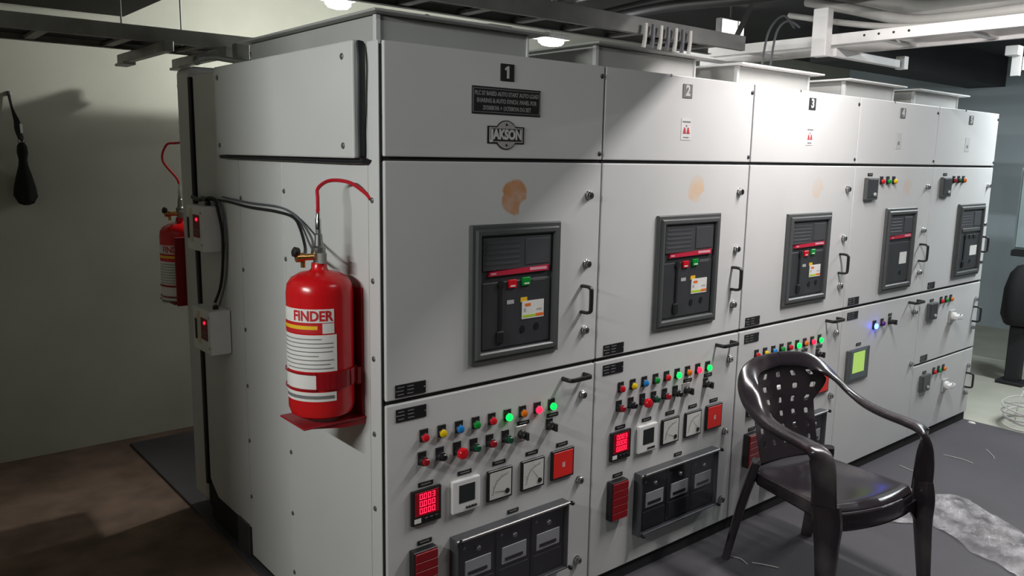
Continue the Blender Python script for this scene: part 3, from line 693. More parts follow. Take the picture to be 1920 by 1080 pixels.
# ------------------------------------------------------------------ fire cylinders
def curved_label(x0a, x1a, z0, z1, R, ax, n=12):
    b = NB(); A = []
    for k in range(n+1):
        t = math.radians(x0a+(x1a-x0a)*k/n); A.append((ax[0]+R*math.cos(t), ax[1]+R*math.sin(t)))
    V0 = [b.verts.new((p[0], p[1], z0)) for p in A]; V1 = [b.verts.new((p[0], p[1], z1)) for p in A]
    for k in range(n): b.faces.new((V0[k], V0[k+1], V1[k+1], V1[k]))
    return b
def fire_cylinder(label, loc, rz, R, H, text, hose_pts, ang0, bracket=True, full=True):
    T = thing('fire_extinguisher', label, 'fire extinguisher', loc, rz, 'red fire suppression cylinders')
    prof = [(0, .012), (R*.80, .012), (R*.93, .020), (R, .040), (R, H-.055), (R*.965, H-.030), (R*.84, H-.012), (R*.60, H+.002), (R*.30, H+.008), (.024, H+.014), (.022, H+.032), (0, H+.032)]
    cy = obj('cylinder', lathe(NB(), prof, (0, 0, 0), (0, 0, 1), 48), red_p, T, True)
    rr = R+.0012; dz = H-.43
    def L(a, c, z0, z1, m, nm, q=0): return obj(nm, curved_label(ang0+a, ang0+c, z0+dz, z1+dz, rr+q, (0, 0)), m, cy, True)
    L(-75, 42, .298, .338, label_w, 'label')
    bm = text_bm(text, .041, .0, .0013, 'RIGHT', .86)
    for v in bm.verts:
        t = math.radians(ang0+39)+v.co.x/R; z = .3165+v.co.y+dz
        v.co = Vector(((rr+.0006)*math.cos(t), (rr+.0006)*math.sin(t), z))
    obj('lettering', bm, red_lbl, cy, label='red lettering on white')
    L(-75, 22, .266, .296, red_lbl, 'label', .0002); L(-70, 14, .278, .289, yellow_lbl, 'label', .0006); L(22, 42, .266, .296, label_w, 'label', .0002)
    L(-75, 46, .152, .262, label_w, 'label', .0002)
    b = NB()
    for k, (e0, e1) in enumerate(((-60, 20), (-60, 40), (-70, 40), (-60, 38), (-60, 15), (-55, 40), (-60, 34), (-50, 40))):
        z = .248-.0125*k+dz; merge(b, curved_label(ang0+e0, ang0+e1, z, z+.0028, rr+.0007, (0, 0)))
    obj('print_lines', b, plate_dim, cy)
    L(-75, 10, .100, .143, label_w, 'label', .0002); L(-75, 44, .062, .090, label_w, 'label', .0002)
    b = NB(); merge(b, curved_label(ang0-60, ang0+40, .070+dz, .080+dz, rr+.0007, (0, 0))); obj('print_lines', b, plate_dim, cy)
    # strap holding it to the plate
    b = NB(); pts = [((R+.004)*math.cos(t), (R+.004)*math.sin(t)) for t in [math.radians(ang0+10+(255)*k/24) for k in range(25)]]
    for p, q in zip(pts, pts[1:]):
        V = [b.verts.new((p[0], p[1], .098+dz)), b.verts.new((q[0], q[1], .098+dz)), b.verts.new((q[0], q[1], .148+dz)), b.verts.new((p[0], p[1], .148+dz))]; b.faces.new(V)
    merge(b, curved_label(ang0-80, ang0+10, .1445+dz, .149+dz, R+.0035, (0, 0))); merge(b, curved_label(ang0-80, ang0+10, .0955+dz, .1+dz, R+.0035, (0, 0)))
    st = obj('strap', b, red_dk, T)
    md = st.modifiers.new('th', 'SOLIDIFY'); md.thickness = .003; md.offset = 1
    # valve
    b = NB(); lathe(b, [(.017, 0), (.017, .022), (.020, .026), (.020, .046), (.013, .052), (.011, .085), (.008, .088), (.008, .105), (0, .105)], (0, 0, H+.030), (0, 0, 1), 16)
    v = obj('valve', b, steel, T, True)
    a = math.radians(ang0-48); ca, sa = math.cos(a), math.sin(a)
    b = NB(); lathe(b, [(.010, 0), (.010, .035), (.014, .037), (.014, .058), (.010, .060), (0, .060)], (ca*.012, sa*.012, H+.050), (ca, sa, 0), 14); lathe(b, [(.007, 0), (.007, .030), (0, .031)], (ca*.050, sa*.050, H+.050), (0, 0, -1), 10); obj('pressure_port', b, brass, v, True)
    b = NB(); lathe(b, [(.012, 0), (.015, .004), (.015, .016), (.008, .020), (0, .020)], (ca*.062, sa*.062, H+.064), (ca, sa, .25), 14); obj('pressure_switch', b, blackp, v, True)
    b = NB(); lathe(b, [(.014, 0), (.014, .030), (0, .030)], (-sa*.022, ca*.022, H+.032), (0, 0, 1), 14); obj('valve_body', b, zinc, v, True)
    obj('discharge_fitting', lathe(NB(), [(.0085, 0), (.0085, .03), (.006, .035), (.006, .06), (0, .06)], (0, 0, H+.13), (0, 0, 1), 12), chrome, v, True)
    obj('hose', tube(NB(), hose_pts, .0055, 8, 8), hose_r, T, True)
    return T
EX = Vector((-.118, .165, .885))
T = fire_cylinder('large red fire extinguisher strapped on the near side of panel 1', EX, 0, .0985, .440, 'FINDER',
                  [(0, 0, .61), (-.001, -.002, .66), (.006, .008, .690), (.045, .010, .712), (.085, -.035, .708), (.108, -.085, .680), (.1135, -.108, .662)], 225)
b = NB(); box(b, .104, .1135, -.060, .085, -.020, .395, .003, 1); box(b, -.095, .1135, -.072, .095, -.012, -.006, .002, 1); box(b, .088, .106, -.060, .085, .095, .150, .003, 1)
b2 = NB(); prism_xz(b2, [(-.075, -.012), (.1135, -.012), (.1135, -.030), (.04, -.030)], -.066, -.060); merge(b, b2)
obj('bracket', b, red_dk, T, label='dark red carrier bracket')
EY = Vector((.030, 1.885, .985))
T = fire_cylinder('smaller-looking red fire extinguisher behind the rear edge of panel 1', EY, 0, .098, .350, 'FINDER',
                  [(0, 0, .51), (-.008, 0, .56), (-.070, -.005, .645), (-.055, -.02, .715), (-.015, -.03, .725), (.010, -.115, .728)], 225)
b = NB(); box(b, -.07, .07, -.115, -.104, -.02, .30, .003, 1); box(b, -.085, .085, -.115, .10, -.012, -.006, .002, 1); obj('bracket', b, red_dk, T, label='dark red carrier bracket')

# ------------------------------------------------------------------ alarm boxes on the side
def alarm_box(label, y0, y1, z0, z1):
    T = thing('control_box', label, 'control box', (-.0055, (y0+y1)/2, z0), 0, 'grey control boxes on the side of panel 1')
    h = (y1-y0)/2; D = -.086; H = z1-z0
    obj('enclosure', box(NB(), D, -.001, -h, h, 0, H, .004, 2), mat('box_grey', (226, 226, 225), .45), T)
    r = obj('front_label', box(NB(), D-.0015, D-.0001, -h+.030, -h+.105, H*.30, H*.80), mat('label_darkred', (120, 22, 26), .45), T, label='dark red front label')
    obj('led', lathe(NB(), [(.007, 0), (.005, .004), (0, .005)], (D-.001, -h+.060, H*.70), (-1, 0, 0), 12), led_spot, r, label='lit red dot')
    b = NB(); box(b, D-.0022, D-.0013, -h+.040, -h+.095, H*.45, H*.48); box(b, D-.0022, D-.0013, -h+.040, -h+.095, H*.38, H*.40); obj('print_lines', b, plate_dim, r)
    obj('side_label', box(NB(), D-.0015, D-.0001, -h+.115, -h+.150, H*.18, H*.92), mat('label_cream', (214, 206, 184), .5), T, label='cream strip label')
    obj('keyhole_cover', box(NB(), D-.004, D, -h+.155, -h+.172, H*.25, H*.72, .001, 1), blackp, T)
    for a in (.15, .85): obj('cover_screw', lathe(NB(), [(.005, 0), (.004, .002), (0, .002)], (D, -h+.014, H*a), (-1, 0, 0), 10), steel, T)
    obj('cable_gland', lathe(NB(), [(.012, 0), (.012, .012), (.008, .02), (0, .02)], (D*.5, -h+.05, H-.002), (0, 0, 1), 12), blackp, T)
    obj('maker_label', box(NB(), -.050, -.018, -h-.0012, -h-.0002, H*.86, H*.97), label_w, T)
    return T
alarm_box('upper grey control box with red label on the side of panel 1', 1.24, 1.425, 1.274, 1.458)
alarm_box('lower grey control box with red label, below the other one', 1.20, 1.405, .854, 1.036)
def cable(label, pts, r, m, name='signal_cable', cat='cable', sm=8, grp=None, seg=8):
    o = obj(name, tube(NB(), pts, r, seg, sm), m, None, True); tag(o, label, cat, grp); return o
cable('black cable sagging across the side to the extinguisher valve', [(-.020, 1.34, 1.480), (-.012, 1.18, 1.481), (-.010, .965, 1.471), (-.010, .72, 1.470), (-.012, .57, 1.460), (-.018, .505, 1.430), (-.040, .42, 1.37), (-.135, .235, 1.362)], .0055, cable_k)
cable('thin grey cable beside the black one, running to the extinguisher', [(-.020, 1.20, 1.497), (-.012, .95, 1.488), (-.012, .66, 1.486), (-.016, .505, 1.452), (-.045, .36, 1.405), (-.13, .185, 1.385)], .004, cable_g)
cable('thick black cable looping from the upper control box to the lower one', [(-.050, 1.285, 1.49), (-.036, 1.25, 1.486), (-.030, 1.228, 1.44), (-.018, 1.222, 1.34), (-.014, 1.244, 1.22), (-.018, 1.272, 1.12), (-.044, 1.268, 1.06)], .006, cable_k)
cable('thin grey cable down the right of the looping black cable', [(-.040, 1.300, 1.492), (-.024, 1.235, 1.475), (-.016, 1.206, 1.42), (-.010, 1.200, 1.32), (-.010, 1.214, 1.21), (-.014, 1.236, 1.13), (-.036, 1.243, 1.05)], .0045, cable_g)
cable('bundle of black cable lying along the top of the upper control box', [(-.022, 1.545, 1.480), (-.03, 1.45, 1.474), (-.036, 1.38, 1.482), (-.040, 1.315, 1.480)], .010, cable_k)

# ------------------------------------------------------------------ black bundle on the back wall
T = thing('hanging_bundle', 'black cloth bundle hanging by a strap on the back wall', 'cloth', (-.447, 2.852, 1.38))
b = NB(); prof = [(0, .0), (.02, .006), (.060, .016), (.084, .045), (.078, .085), (.058, .150), (.036, .205), (.031, .235), (.041, .272), (.036, .305), (.020, .322), (.012, .33), (0, .332)]
lathe(b, prof, (0, 0, 0), (0, 0, 1), 28, 1.0, .62)
for v in b.verts:
    a = math.atan2(v.co.y, v.co.x); k = min(1, max(0, (.22-v.co.z)/.15))
    v.co.x *= 1+.07*k*math.sin(7*a); v.co.y *= 1+.07*k*math.sin(7*a); v.co.z += .006*k*math.sin(5*a)
obj('cloth', b, mat('black_cloth', (20, 20, 22), .85, 0, .2, 30), T, True)
b = NB(); lathe(b, [(.016, 0), (.018, .006), (.014, .014), (0, .014)], (0, 0, .322), (0, 0, 1), 16); tube(b, [(-.008, 0, .352), (.012, 0, .352)], .004, 8); box(b, -.004, .012, -.006, .006, .368, .42, .003, 1); obj('clasp', b, chrome, T, True)
b = NB(); sweep(b, [(0, 0, .335), (-.010, .004, .39), (-.012, .012, .43), (-.026, .035, .50), (-.034, .050, .58)], [(.012, .003), (.017, .006), (.014, .006), (.006, .003), (.008, .003)], [(0, -1, 0)]*5, 10, 2.2, 4); obj('strap', b, rubber, T, True)
b = NB(); lathe(b, [(.012, 0), (.012, .01), (.004, .014), (.004, .05), (0, .05)], (-.034, .068, .572), (0, -1, 0), 12); obj('wall_hook', b, steel, T, True)

# ------------------------------------------------------------------ cable trays overhead
def ladder_tray(label, p0, p1, width, h, rung, m, flange=.025, slab=False):
    """ladder running from p0 to p1 (same z); width to its left"""
    T = thing('cable_tray', label, 'cable tray', p0); v = Vector(p1)-Vector(p0); L = v.length
    T.rotation_euler = (0, 0, math.atan2(v.y, v.x))
    for s, nm in ((0, 'side_rail'), (width, 'side_rail')):
        b = NB(); box(b, 0, L, s-.003, s+.003, 0, h, .001, 1); dirn = 1 if s == 0 else -1
        box(b, 0, L, min(s, s+dirn*flange), max(s, s+dirn*flange), 0, .004); box(b, 0, L, min(s, s+dirn*flange), max(s, s+dirn*flange), h-.004, h); obj(nm, b, m, T)
    n = max(1, int(L/rung))
    for k in range(n):
        x = rung*(k+.5); b = NB(); box(b, x-.022, x+.022, .003, width-.003, .006, .022, .002, 1); obj('rung', b, m, T)
    if slab: obj('tray_floor', box(NB(), .01, L-.01, .004, width-.004, .001, .005), m, T)
    return T
t1 = ladder_tray('grey ladder cable tray crossing above the side passage, upper left', (-.97, 1.88, 2.155), (1.30, 1.88, 2.155), .42, .065, .33, zinc)
for k in range(5):  # cables added to block lamp light from the wall below
    y = 2.026+.0565*k
    cable('black cable added to the grey tray to shade the side passage wall', [(-.94+j*.44, y+random.uniform(-.002, .002), 2.203) for j in range(6)], .025, cable_k, 'power_cable', 'cable', 5, 'black cables added as shading in the passage tray', 10)
for k, xx in enumerate((-.16, .10)):
    o = obj('threaded_rod', tube(NB(), [(xx, 1.97, 2.16), (xx, 1.97, 2.40 if xx < .1 else CEIL)], .004, 8), steel, None, True)
    tag(o, ('thin hanger rod nearer the dark soffit edge, holding the tray', 'thin hanger rod in front of the brightest patch of wall')[k], 'hanger rod', 'hanger rods of the upper left tray')
for xx in (-.02, .25):
    b = NB(); q = xx+.97; box(b, q-.02, q+.02, -.11, .67, -.047, -.001, .003, 1); box(b, q-.03, q+.03, .52, .68, -.058, -.045, .002, 1); obj('support_arm', b, zinc, t1)
b = NB(); box(b, .24, .30, 1.66, 1.72, 2.036, 2.16, .003, 1); tag(obj('tray_post', b, zinc), 'short grey post standing on the rear of panel 1', 'post')
cable('grey conduit bowed over the rear top of panel 1', [(.04, 1.60, 2.052), (.05, 1.63, 2.07), (.12, 1.64, 2.085), (.20, 1.64, 2.08), (.52, 1.63, 2.06)], .014, zinc, 'conduit', 'conduit')
cable('bent pale pipe rising behind the top housing of panel 1', [(.30, 1.50, 2.012), (.38, 1.48, 2.15), (.46, 1.46, 2.17), (.62, 1.42, 2.17), (.70, 1.30, 2.20), (.76, .90, 2.24)], .018, zinc, 'conduit', 'conduit')
# long tray over the panel row
t2 = ladder_tray('dark narrow cable tray running above the panel row', (-.15, .62, 2.256), (2.60, .62, 2.256), .24, .075, .30, tray_dk, slab=False)
cab_lab = 'black power cable lying in the dark tray above the panels'
for k in range(3):
    y = .675+.065*k; pts = [(-.1+j*.37, y+random.uniform(-.006, .006), 2.306+random.uniform(0, .004)) for j in range(8)]
    cable(cab_lab, pts, .024+random.uniform(-.003, .003), cable_k, 'power_cable', 'cable', 5, 'black cables in the dark tray', 10)
for k, (x, z) in enumerate(((2.62, 2.53), (2.75, 2.60), (2.44, 2.645))):
    cable('black cable slung lengthways under the dark ceiling', [(x, 1.9, z), (x-.02, 1.2, z+.02), (x+.01, .5, z-.005), (x, -.3, z+.015), (x, -2.6, z+.01)], .030, cable_k, 'power_cable', 'cable', 6, 'black cables under the ceiling', 10)
# bright cross tray running towards the viewer
t3 = ladder_tray('white-lit cable tray with punched holes crossing over panel 4', (2.90, 1.45, 2.286), (2.90, -3.2, 2.286), .40, .054, .40, trayp)
for k in range(4): obj('punched_hole', lathe(NB(), [(.006, 0), (.006, .002), (0, .002)], (1.335+.075*k, -.0032, .032), (0, -1, 0), 10), dark_gap, t3)
b = NB(); box(b, 2.835, 2.895, .29, .372, 2.226, 2.47, .003, 1); tag(obj('tray_bracket', b, trayp), 'white upright channel bracket bolted to the cross tray', 'bracket')
b = NB(); box(b, 2.93, 3.66, .280, .316, 2.230, 2.274, .003, 1); box(b, 3.64, 3.70, .29, .30, 2.24, 2.26); box(b, 3.69, 3.745, .272, .324, 2.226, 2.30, .002, 1)
tag(obj('bracket_arm', b, trayp), 'short pale arm running sideways below the cross tray', 'bracket')
t4 = ladder_tray('short pale cable tray at the top right edge', (5.20, .16, 2.330), (5.20, -3.2, 2.330), .30, .09, .36, trayp)
b = NB(); box(b, 5.10, 5.19, .16, .245, 2.425, 2.49, .003, 1); box(b, 5.165, 5.193, .162, .22, 2.29, 2.43, .002, 1); tag(obj('tray_bracket', b, trayp), 'pale bracket at the end of the top right tray', 'bracket')
# grey hoses swagging above the bright tray
SW = [((3.16, .55, 2.60), (3.16, .14, 2.515), (3.18, -.06, 2.46), (3.18, -.35, 2.452), (3.18, -.60, 2.465), (3.18, -2.2, 2.50)),
      ((3.06, .55, 2.56), (3.06, .28, 2.485), (3.08, .0, 2.402), (3.08, -.22, 2.386), (3.08, -.60, 2.388), (3.08, -2.2, 2.42)),
      ((2.97, .60, 2.48), (2.98, .25, 2.40), (2.98, -.05, 2.352), (2.98, -.5, 2.334), (2.98, -1.0, 2.336), (2.98, -2.2, 2.336))]
for k, pts in enumerate(SW):
    cable(('thick pale hose sagging over the white cross tray', 'thick pale hose highest over the white cross tray', 'thinner pale cable lying lowest in the white cross tray')[k], pts, (.048, .028, .016)[k], cable_w, 'hose', 'hose', 8, None, 12)
# cables dropping from the tray behind the housing of panel 2
for k in range(7):
    x = 1.72+.055*k
    cable('grey cable tail dropping from the tray behind the panel 2 housing lid', [(x+.05, .59, 2.30), (x+.035, .58, 2.23), (x, .56, 2.16), (x-.01, .56, 2.10)], .010, cable_g if k % 2 else cable_w, 'cable_tail', 'cable', 4, 'cable tails above panel 2')
for k in range(2):
    q = .03*k
    cable('dark looped cable curving down behind the upright bracket', [(2.92, .50+q, 2.40), (2.80, .50+q, 2.42+q), (2.70-q, .50+q, 2.34), (2.66-q, .50+q, 2.106)], .006, cable_g, 'looped_cable', 'cable', 6, 'looped cables behind the bracket')
b = NB(); box(b, .82, .94, .56, .60, 2.10, 2.19, .003, 1); tag(obj('junction_plate', b, mat('pale_board', (170, 172, 150), .6)), 'small pale plate under the dark tray above panel 1', 'plate')

# ------------------------------------------------------------------ lamps
def bulkhead(loc, label, rz=0, sc=1.0):
    T = thing('bulkhead_lamp', label, 'lamp', loc, rz, 'lit lamps above the panels')
    obj('lamp_housing', box(NB(), -.085*sc, .085*sc, -.045*sc, .045*sc, -.022, .010, .006, 2), lightgrey, T)
    b = NB(); lathe(b, [(.075, 0), (.073, .018), (.055, .034), (.02, .040), (0, .040)], (0, 0, -.022), (0, 0, -1), 24, .55*sc, 1.0*sc)
    obj('lamp_glass', b, lamp_glass, T, True, 'glowing glass')
    obj('hanger_stem', tube(NB(), [(0, 0, .008), (0, 0, CEIL-loc[2])], .006, 8), zinc, T)
bulkhead(BULK[0], 'glowing lamp behind the top of panel 1, at the top edge', 0)
bulkhead(BULK[1], 'glowing lamp seen between the housings of panels 1 and 2', 0, 1.35)
def trough(loc, label, ln, skirts=True, rz=0):
    """tube fitting along y with a sloping reflector skirt on one side"""
    T = thing('trough_light', label, 'ceiling light', loc, rz)
    obj('light_body', box(NB(), -.03, .03, -ln/2, ln/2, .030, .075, .004, 1), white, T)
    for s_ in ((-1,) if skirts else ()):
        b = NB(); V = [(s_*.028, .032), (s_*.115, -.116), (s_*.119, -.114), (s_*.032, .036)]
        A = [b.verts.new((p[0], -ln/2, p[1])) for p in V]; B = [b.verts.new((p[0], ln/2, p[1])) for p in V]
        b.faces.new(A); b.faces.new(B[::-1])
        for i in range(4): b.faces.new((A[i], B[i], B[(i+1) % 4], A[(i+1) % 4]))
        obj('reflector', b, mat('reflector_grey', (120, 120, 120), .6), T)
    obj('fluorescent_tube', tube(NB(), [(0, -ln/2+.03, 0), (0, ln/2-.03, 0)], .012, 10), mat('tube_lit', (255, 255, 255), .4, emit=(255, 252, 246), estr=4.0), T, True)
    obj('light_stem', tube(NB(), [(0, 0, .07), (0, 0, CEIL-loc[2])], .006, 8), zinc, T)
trough(KEY, 'tube fitting hung in front of panels 2 and 3', 1.3)
trough(FAR, 'tube fitting hung beyond panel 5', 1.3, False)
trough(END_FILL, 'added unseen fill tube fitting, brightening the far end wall', 1.0, False)
trough(FILL, 'added unseen fill tube fitting in front of panel 1 near the ceiling', .7, False, PI/2)
T = thing('wall_light', 'tube fitting on the wall of the bay at the left', 'wall light', SIDE)
obj('light_body', box(NB(), -.18, -.02, -.65, .65, -.02, .04, .004, 1), white, T)
obj('fluorescent_tube', tube(NB(), [(0, -.6, 0), (0, .6, 0)], .012, 10), mat('tube_lit', (255, 255, 255), .4), T, True)

T = thing('window_glow_panel', 'small added glowing panel for a ventilator window far back over the panels, behind the dark tray end', 'lamp', (3.78, 1.55, 2.575))  # added glowing panel, stands in for a bright ventilator window
obj('glow_frame', box(NB(), -.135, .135, 0, .05, -.085, .085, .004, 1), lightgrey, T)
obj('glow_panel', box(NB(), -.125, .125, -.004, .002, -.075, .075), mat('panel_lit', (255, 255, 255), .4, emit=(255, 250, 244), estr=3.0), T, False, 'glowing panel')
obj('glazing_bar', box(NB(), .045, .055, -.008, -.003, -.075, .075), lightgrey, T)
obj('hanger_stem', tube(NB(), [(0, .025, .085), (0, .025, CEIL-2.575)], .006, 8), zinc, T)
b = NB(); sweep(b, [(3.83, 1.44, CEIL), (3.60, 1.44, 2.41)], [(.028, .004), (.028, .004)], [(0, -1, 0)]*2, 10, 4, 2); tag(obj('tray_brace', b, tray_dk), 'diagonal strut crossing in front of the small added glowing panel', 'brace')

# ------------------------------------------------------------------ plastic armchair
def chair_mat():
    m = mat('brown_black_plastic', (40, 35, 39), 0.22, 0, .06, 4, 0.0, 300, 0.55); nt = m.node_tree; b = nt.nodes['Principled BSDF']
    src = b.inputs['Base Color'].links[0].from_socket
    tc = nt.nodes.new('ShaderNodeTexCoord'); n = nt.nodes.new('ShaderNodeTexNoise'); n.inputs['Scale'].default_value = 3.2; n.inputs['Detail'].default_value = 5; n.inputs['Roughness'].default_value = .45
    nt.links.new(tc.outputs['Object'], n.inputs['Vector'])
    mr = nt.nodes.new('ShaderNodeMapRange'); mr.inputs['From Min'].default_value = .50; mr.inputs['From Max'].default_value = .78; mr.inputs['To Max'].default_value = .36
    nt.links.new(n.outputs['Fac'], mr.inputs['Value'])
    mx = nt.nodes.new('ShaderNodeMix'); mx.data_type = 'RGBA'; nt.links.new(mr.outputs[0], mx.inputs['Factor']); nt.links.new(src, mx.inputs['A']); mx.inputs['B'].default_value = lin((150, 140, 140))+(1,)
    nt.links.new(mx.outputs['Result'], b.inputs['Base Color'])
    r2 = nt.nodes.new('ShaderNodeMapRange'); r2.inputs['From Min'].default_value = 0; r2.inputs['From Max'].default_value = .30; r2.inputs['To Min'].default_value = .20; r2.inputs['To Max'].default_value = .46
    nt.links.new(mr.outputs[0], r2.inputs['Value']); nt.links.new(r2.outputs[0], b.inputs['Roughness'])
    return m
chm = chair_mat()
CH = thing('plastic_armchair', 'dark brown moulded plastic armchair in front of panel 3', 'chair', (1.76, -.48, 0), math.radians(-12))
# local: x to the right in the picture, front is -y
def grid_mesh(fn, nu, nv, hole=None, thick=.004):
    b = NB(); V = [[b.verts.new(fn(-1+2*i/nu, j/nv)) for i in range(nu+1)] for j in range(nv+1)]
    for j in range(nv):
        for i in range(nu):
            if hole and hole(i, j): continue
            b.faces.new((V[j][i], V[j][i+1], V[j+1][i+1], V[j+1][i]))
    return b
def subd(o, th=None, lv=1, off=0):
    if th:
        m = o.modifiers.new('solid', 'SOLIDIFY'); m.thickness = th; m.offset = off
    m = o.modifiers.new('sub', 'SUBSURF'); m.levels = lv; m.render_levels = lv
def seat_fn(u, v):
    hw = .200+.042*v-.02*max(0, v-.85)/.15
    x = u*hw; y = .215-.475*v
    if v > .8: y += .035*(u*u)*((v-.8)/.2)
    z = .418-.020*(1-u*u)*math.sin(PI*min(1, v*1.1))+.012*v
    if v > .9: z -= .020*((v-.9)/.1)**2
    if v < .12: z += .03*((.12-v)/.12)**2
    return (x, y, z)
so_ = obj('seat', grid_mesh(seat_fn, 14, 14), chm, CH, True); subd(so_, .005, 1, -1)
# skirt round the seat
b = NB(); rim = [seat_fn(-1, k/14) for k in range(1, 14)]+[seat_fn(-1+2*k/14, 1) for k in range(15)]+[seat_fn(1, 1-k/14) for k in range(1, 14)]
R0 = [b.verts.new(p) for p in rim]; R1 = []
for k, p in enumerate(rim):
    c = Vector((p[0], p[1], 0)); fr_ = max(0, min(1, (-p[1]-.12)/.12)); o_ = Vector((p[0]*1.02, p[1]*1.02, min(p[2], .415)-.050-.026*fr_)); R1.append(b.verts.new(o_))
for k in range(len(rim)-1): b.faces.new((R0[k], R0[k+1], R1[k+1], R1[k]))
sk = obj('apron', b, chm, CH, True); subd(sk, .006, 1, 0)
# backrest splat with rows of diamond holes
NU, NV = 42, 60
def rim_x(z):
    # half width of the back rim at height z
    t = (z-.66)/.185
    if t <= 0: return .262
    return .262*math.sqrt(max(0.0, 1-t**2.4))
def back_fn(u, v):
    z = .438+v*(.842-.438)
    hw = .168+.012*v
    if z > .66:
        k = min(1, (z-.66)/.09); hw = hw*(1-k)+rim_x(z)*.985*k
    if v > .985: hw = min(hw, .06)
    x = u*hw; y = .205+.10*v+.012*math.sin(PI*v)-.055*(x/.25)**2*(.5+.7*v)
    return (x, y, z)
def hole(i, j):
    if j < 9 or j > 51: return False
    r, q = divmod(j-9, 8)
    return q < 3 and 4 <= i <= 38 and (i-4) % 8 in (0, 1)
bk = obj('backrest', grid_mesh(back_fn, NU, NV, hole), chm, CH, True); subd(bk, .005, 1, 0)
# vertical ribs of the splat edges
# top rail that flows into the two arms and front supports
for_side = []
half = [(.272, -.225, .40), (.280, -.222, .52), (.286, -.212, .605), (.288, -.186, .643), (.287, -.120, .654), (.285, -.02, .660), (.281, .07, .676), (.269, .150, .712), (.246, .212, .762), (.200, .260, .806), (.125, .290, .834), (0, .300, .846)]
hs = [(.052, .012), (.048, .012), (.044, .014), (.038, .016), (.033, .017), (.031, .017), (.033, .016), (.038, .014), (.042, .013), (.040, .012), (.034, .011), (.030, .011)]
hu = [(1, -.25, 0), (1, -.25, 0), (.8, -.5, .3), (.2, -.5, .9), (.1, 0, 1), (.15, 0, 1), (.25, 0, 1), (.45, -.2, .9), (.55, -.7, .6), (.45, -1, .5), (.2, -1, .4), (0, -1, .35)]
for sx in (-1, 1):
    b = NB(); pts = [(sx*p[0], p[1], p[2]) for p in half]; ups = [(sx*q[0], q[1], q[2]) for q in hu]
    sweep(b, pts, hs, ups, 14, 2.8, 6); obj('arm', b, chm, CH, True)
b = NB(); lathe(b, [(.008, 0), (.006, .008), (0, .010)], (.290, -.212, .648), (0, 0, 1), 10); obj('arm_nub', b, chm, CH)
# legs: front pair with a curved knee into the apron, rear pair splayed
def leg_mesh(pts, sizes, ups): return sweep(NB(), pts, sizes, ups, 14, 3.2, 5)
for sx in (-1, 1):
    b = leg_mesh([(sx*.272, -.230, .45), (sx*.268, -.240, .385), (sx*.268, -.246, .30), (sx*.276, -.258, .15), (sx*.286, -.270, .0)], [(.052, .020), (.054, .028), (.044, .026), (.034, .022), (.027, .018)], [(sx*1, -.45, 0)]*5)
    g = NB(); 
    # knee web running from leg to apron along the front
    kp = [(sx*.262, -.268, .415), (sx*.20, -.285, .412), (sx*.14, -.290, .408)]
    A = []
    for k in range(9):
        t = k/8; x = sx*(.262-.15*t); zt = .405; zb_ = .372-.085*(1-t)**2.2
        A.append((x, -.262+.035*min(1, (x/.24)**2)-.003, zt-.02, zb_-.01))
    T0 = [g.verts.new((a[0], a[1], a[2]-.01)) for a in A]; T1 = [g.verts.new((a[0], a[1], a[3])) for a in A]
    U0 = [g.verts.new((a[0], a[1]+.012, a[2]-.01)) for a in A]; U1 = [g.verts.new((a[0], a[1]+.012, a[3])) for a in A]
    for k in range(8):
        g.faces.new((T0[k], T0[k+1], T1[k+1], T1[k])); g.faces.new((U0[k+1], U0[k], U1[k], U1[k+1])); g.faces.new((T1[k], T1[k+1], U1[k+1], U1[k])); g.faces.new((T0[k+1], T0[k], U0[k], U0[k+1]))
    g.faces.new((T0[0], T1[0], U1[0], U0[0])); g.faces.new((T1[8], T0[8], U0[8], U1[8]))
    merge(b, g)
    obj('leg', b, chm, CH, True)
    b = leg_mesh([(sx*.196, .190, .46), (sx*.206, .200, .40), (sx*.222, .235, .25), (sx*.240, .285, .0)], [(.042, .018), (.042, .020), (.032, .018), (.024, .016)], [(sx*.7, .7, 0)]*4)
    obj('leg', b, chm, CH, True)

# ------------------------------------------------------------------ things on the floor
def film_sheet():
    b = NB(); n, m_ = 60, 26
    up = [(2.72, -.28), (2.99, -.435), (3.06, -.54), (2.98, -.66), (2.88, -.83), (2.66, -1.10), (2.35, -1.45)]
    lo = [(2.48, -.42), (2.60, -.58), (2.54, -.70), (2.47, -.80), (2.44, -.92), (2.33, -1.12), (2.10, -1.50)]
    U = smooth_path([(p[0], p[1], 0) for p in up], 10); Lw = smooth_path([(p[0], p[1], 0) for p in lo], 10); n = len(U)-1
    from mathutils import noise as NZ
    V = []
    for i in range(n+1):
        row = []
        for j in range(m_+1):
            t = j/m_; p = U[i].lerp(Lw[i], t); e = math.sin(PI*t)
            h = abs(NZ.noise((p.x*9, p.y*9, 1.3)))*.045+abs(NZ.noise((p.x*26, p.y*26, 4)))*.022+.5*abs(NZ.noise((p.x*5, p.y*5, 9)))*.05
            row.append(b.verts.new((p.x+.015*NZ.noise((p.x*14, p.y*14, 7)), p.y+.015*NZ.noise((p.x*14, p.y*14, 17)), .004+h*(.25+.9*e))))
        V.append(row)
    for i in range(n):
        for j in range(m_): b.faces.new((V[i][j], V[i+1][j], V[i+1][j+1], V[i][j+1]))
    return b
o = obj('plastic_sheet', film_sheet(), film_mat(), None, True); tag(o, 'crumpled clear plastic sheet on the mat behind the chair', 'plastic sheet')
def floor_wire(pts, label, grp, r=.0022):
    b = NB(); tube(b, [(x, y, z) for x, y, z in pts], r, 6, 5); tag(obj('wire_clipping', b, cable_w, None, True), label, 'wire', grp)
A = 'short pale wire clipping on the mat left of the chair'
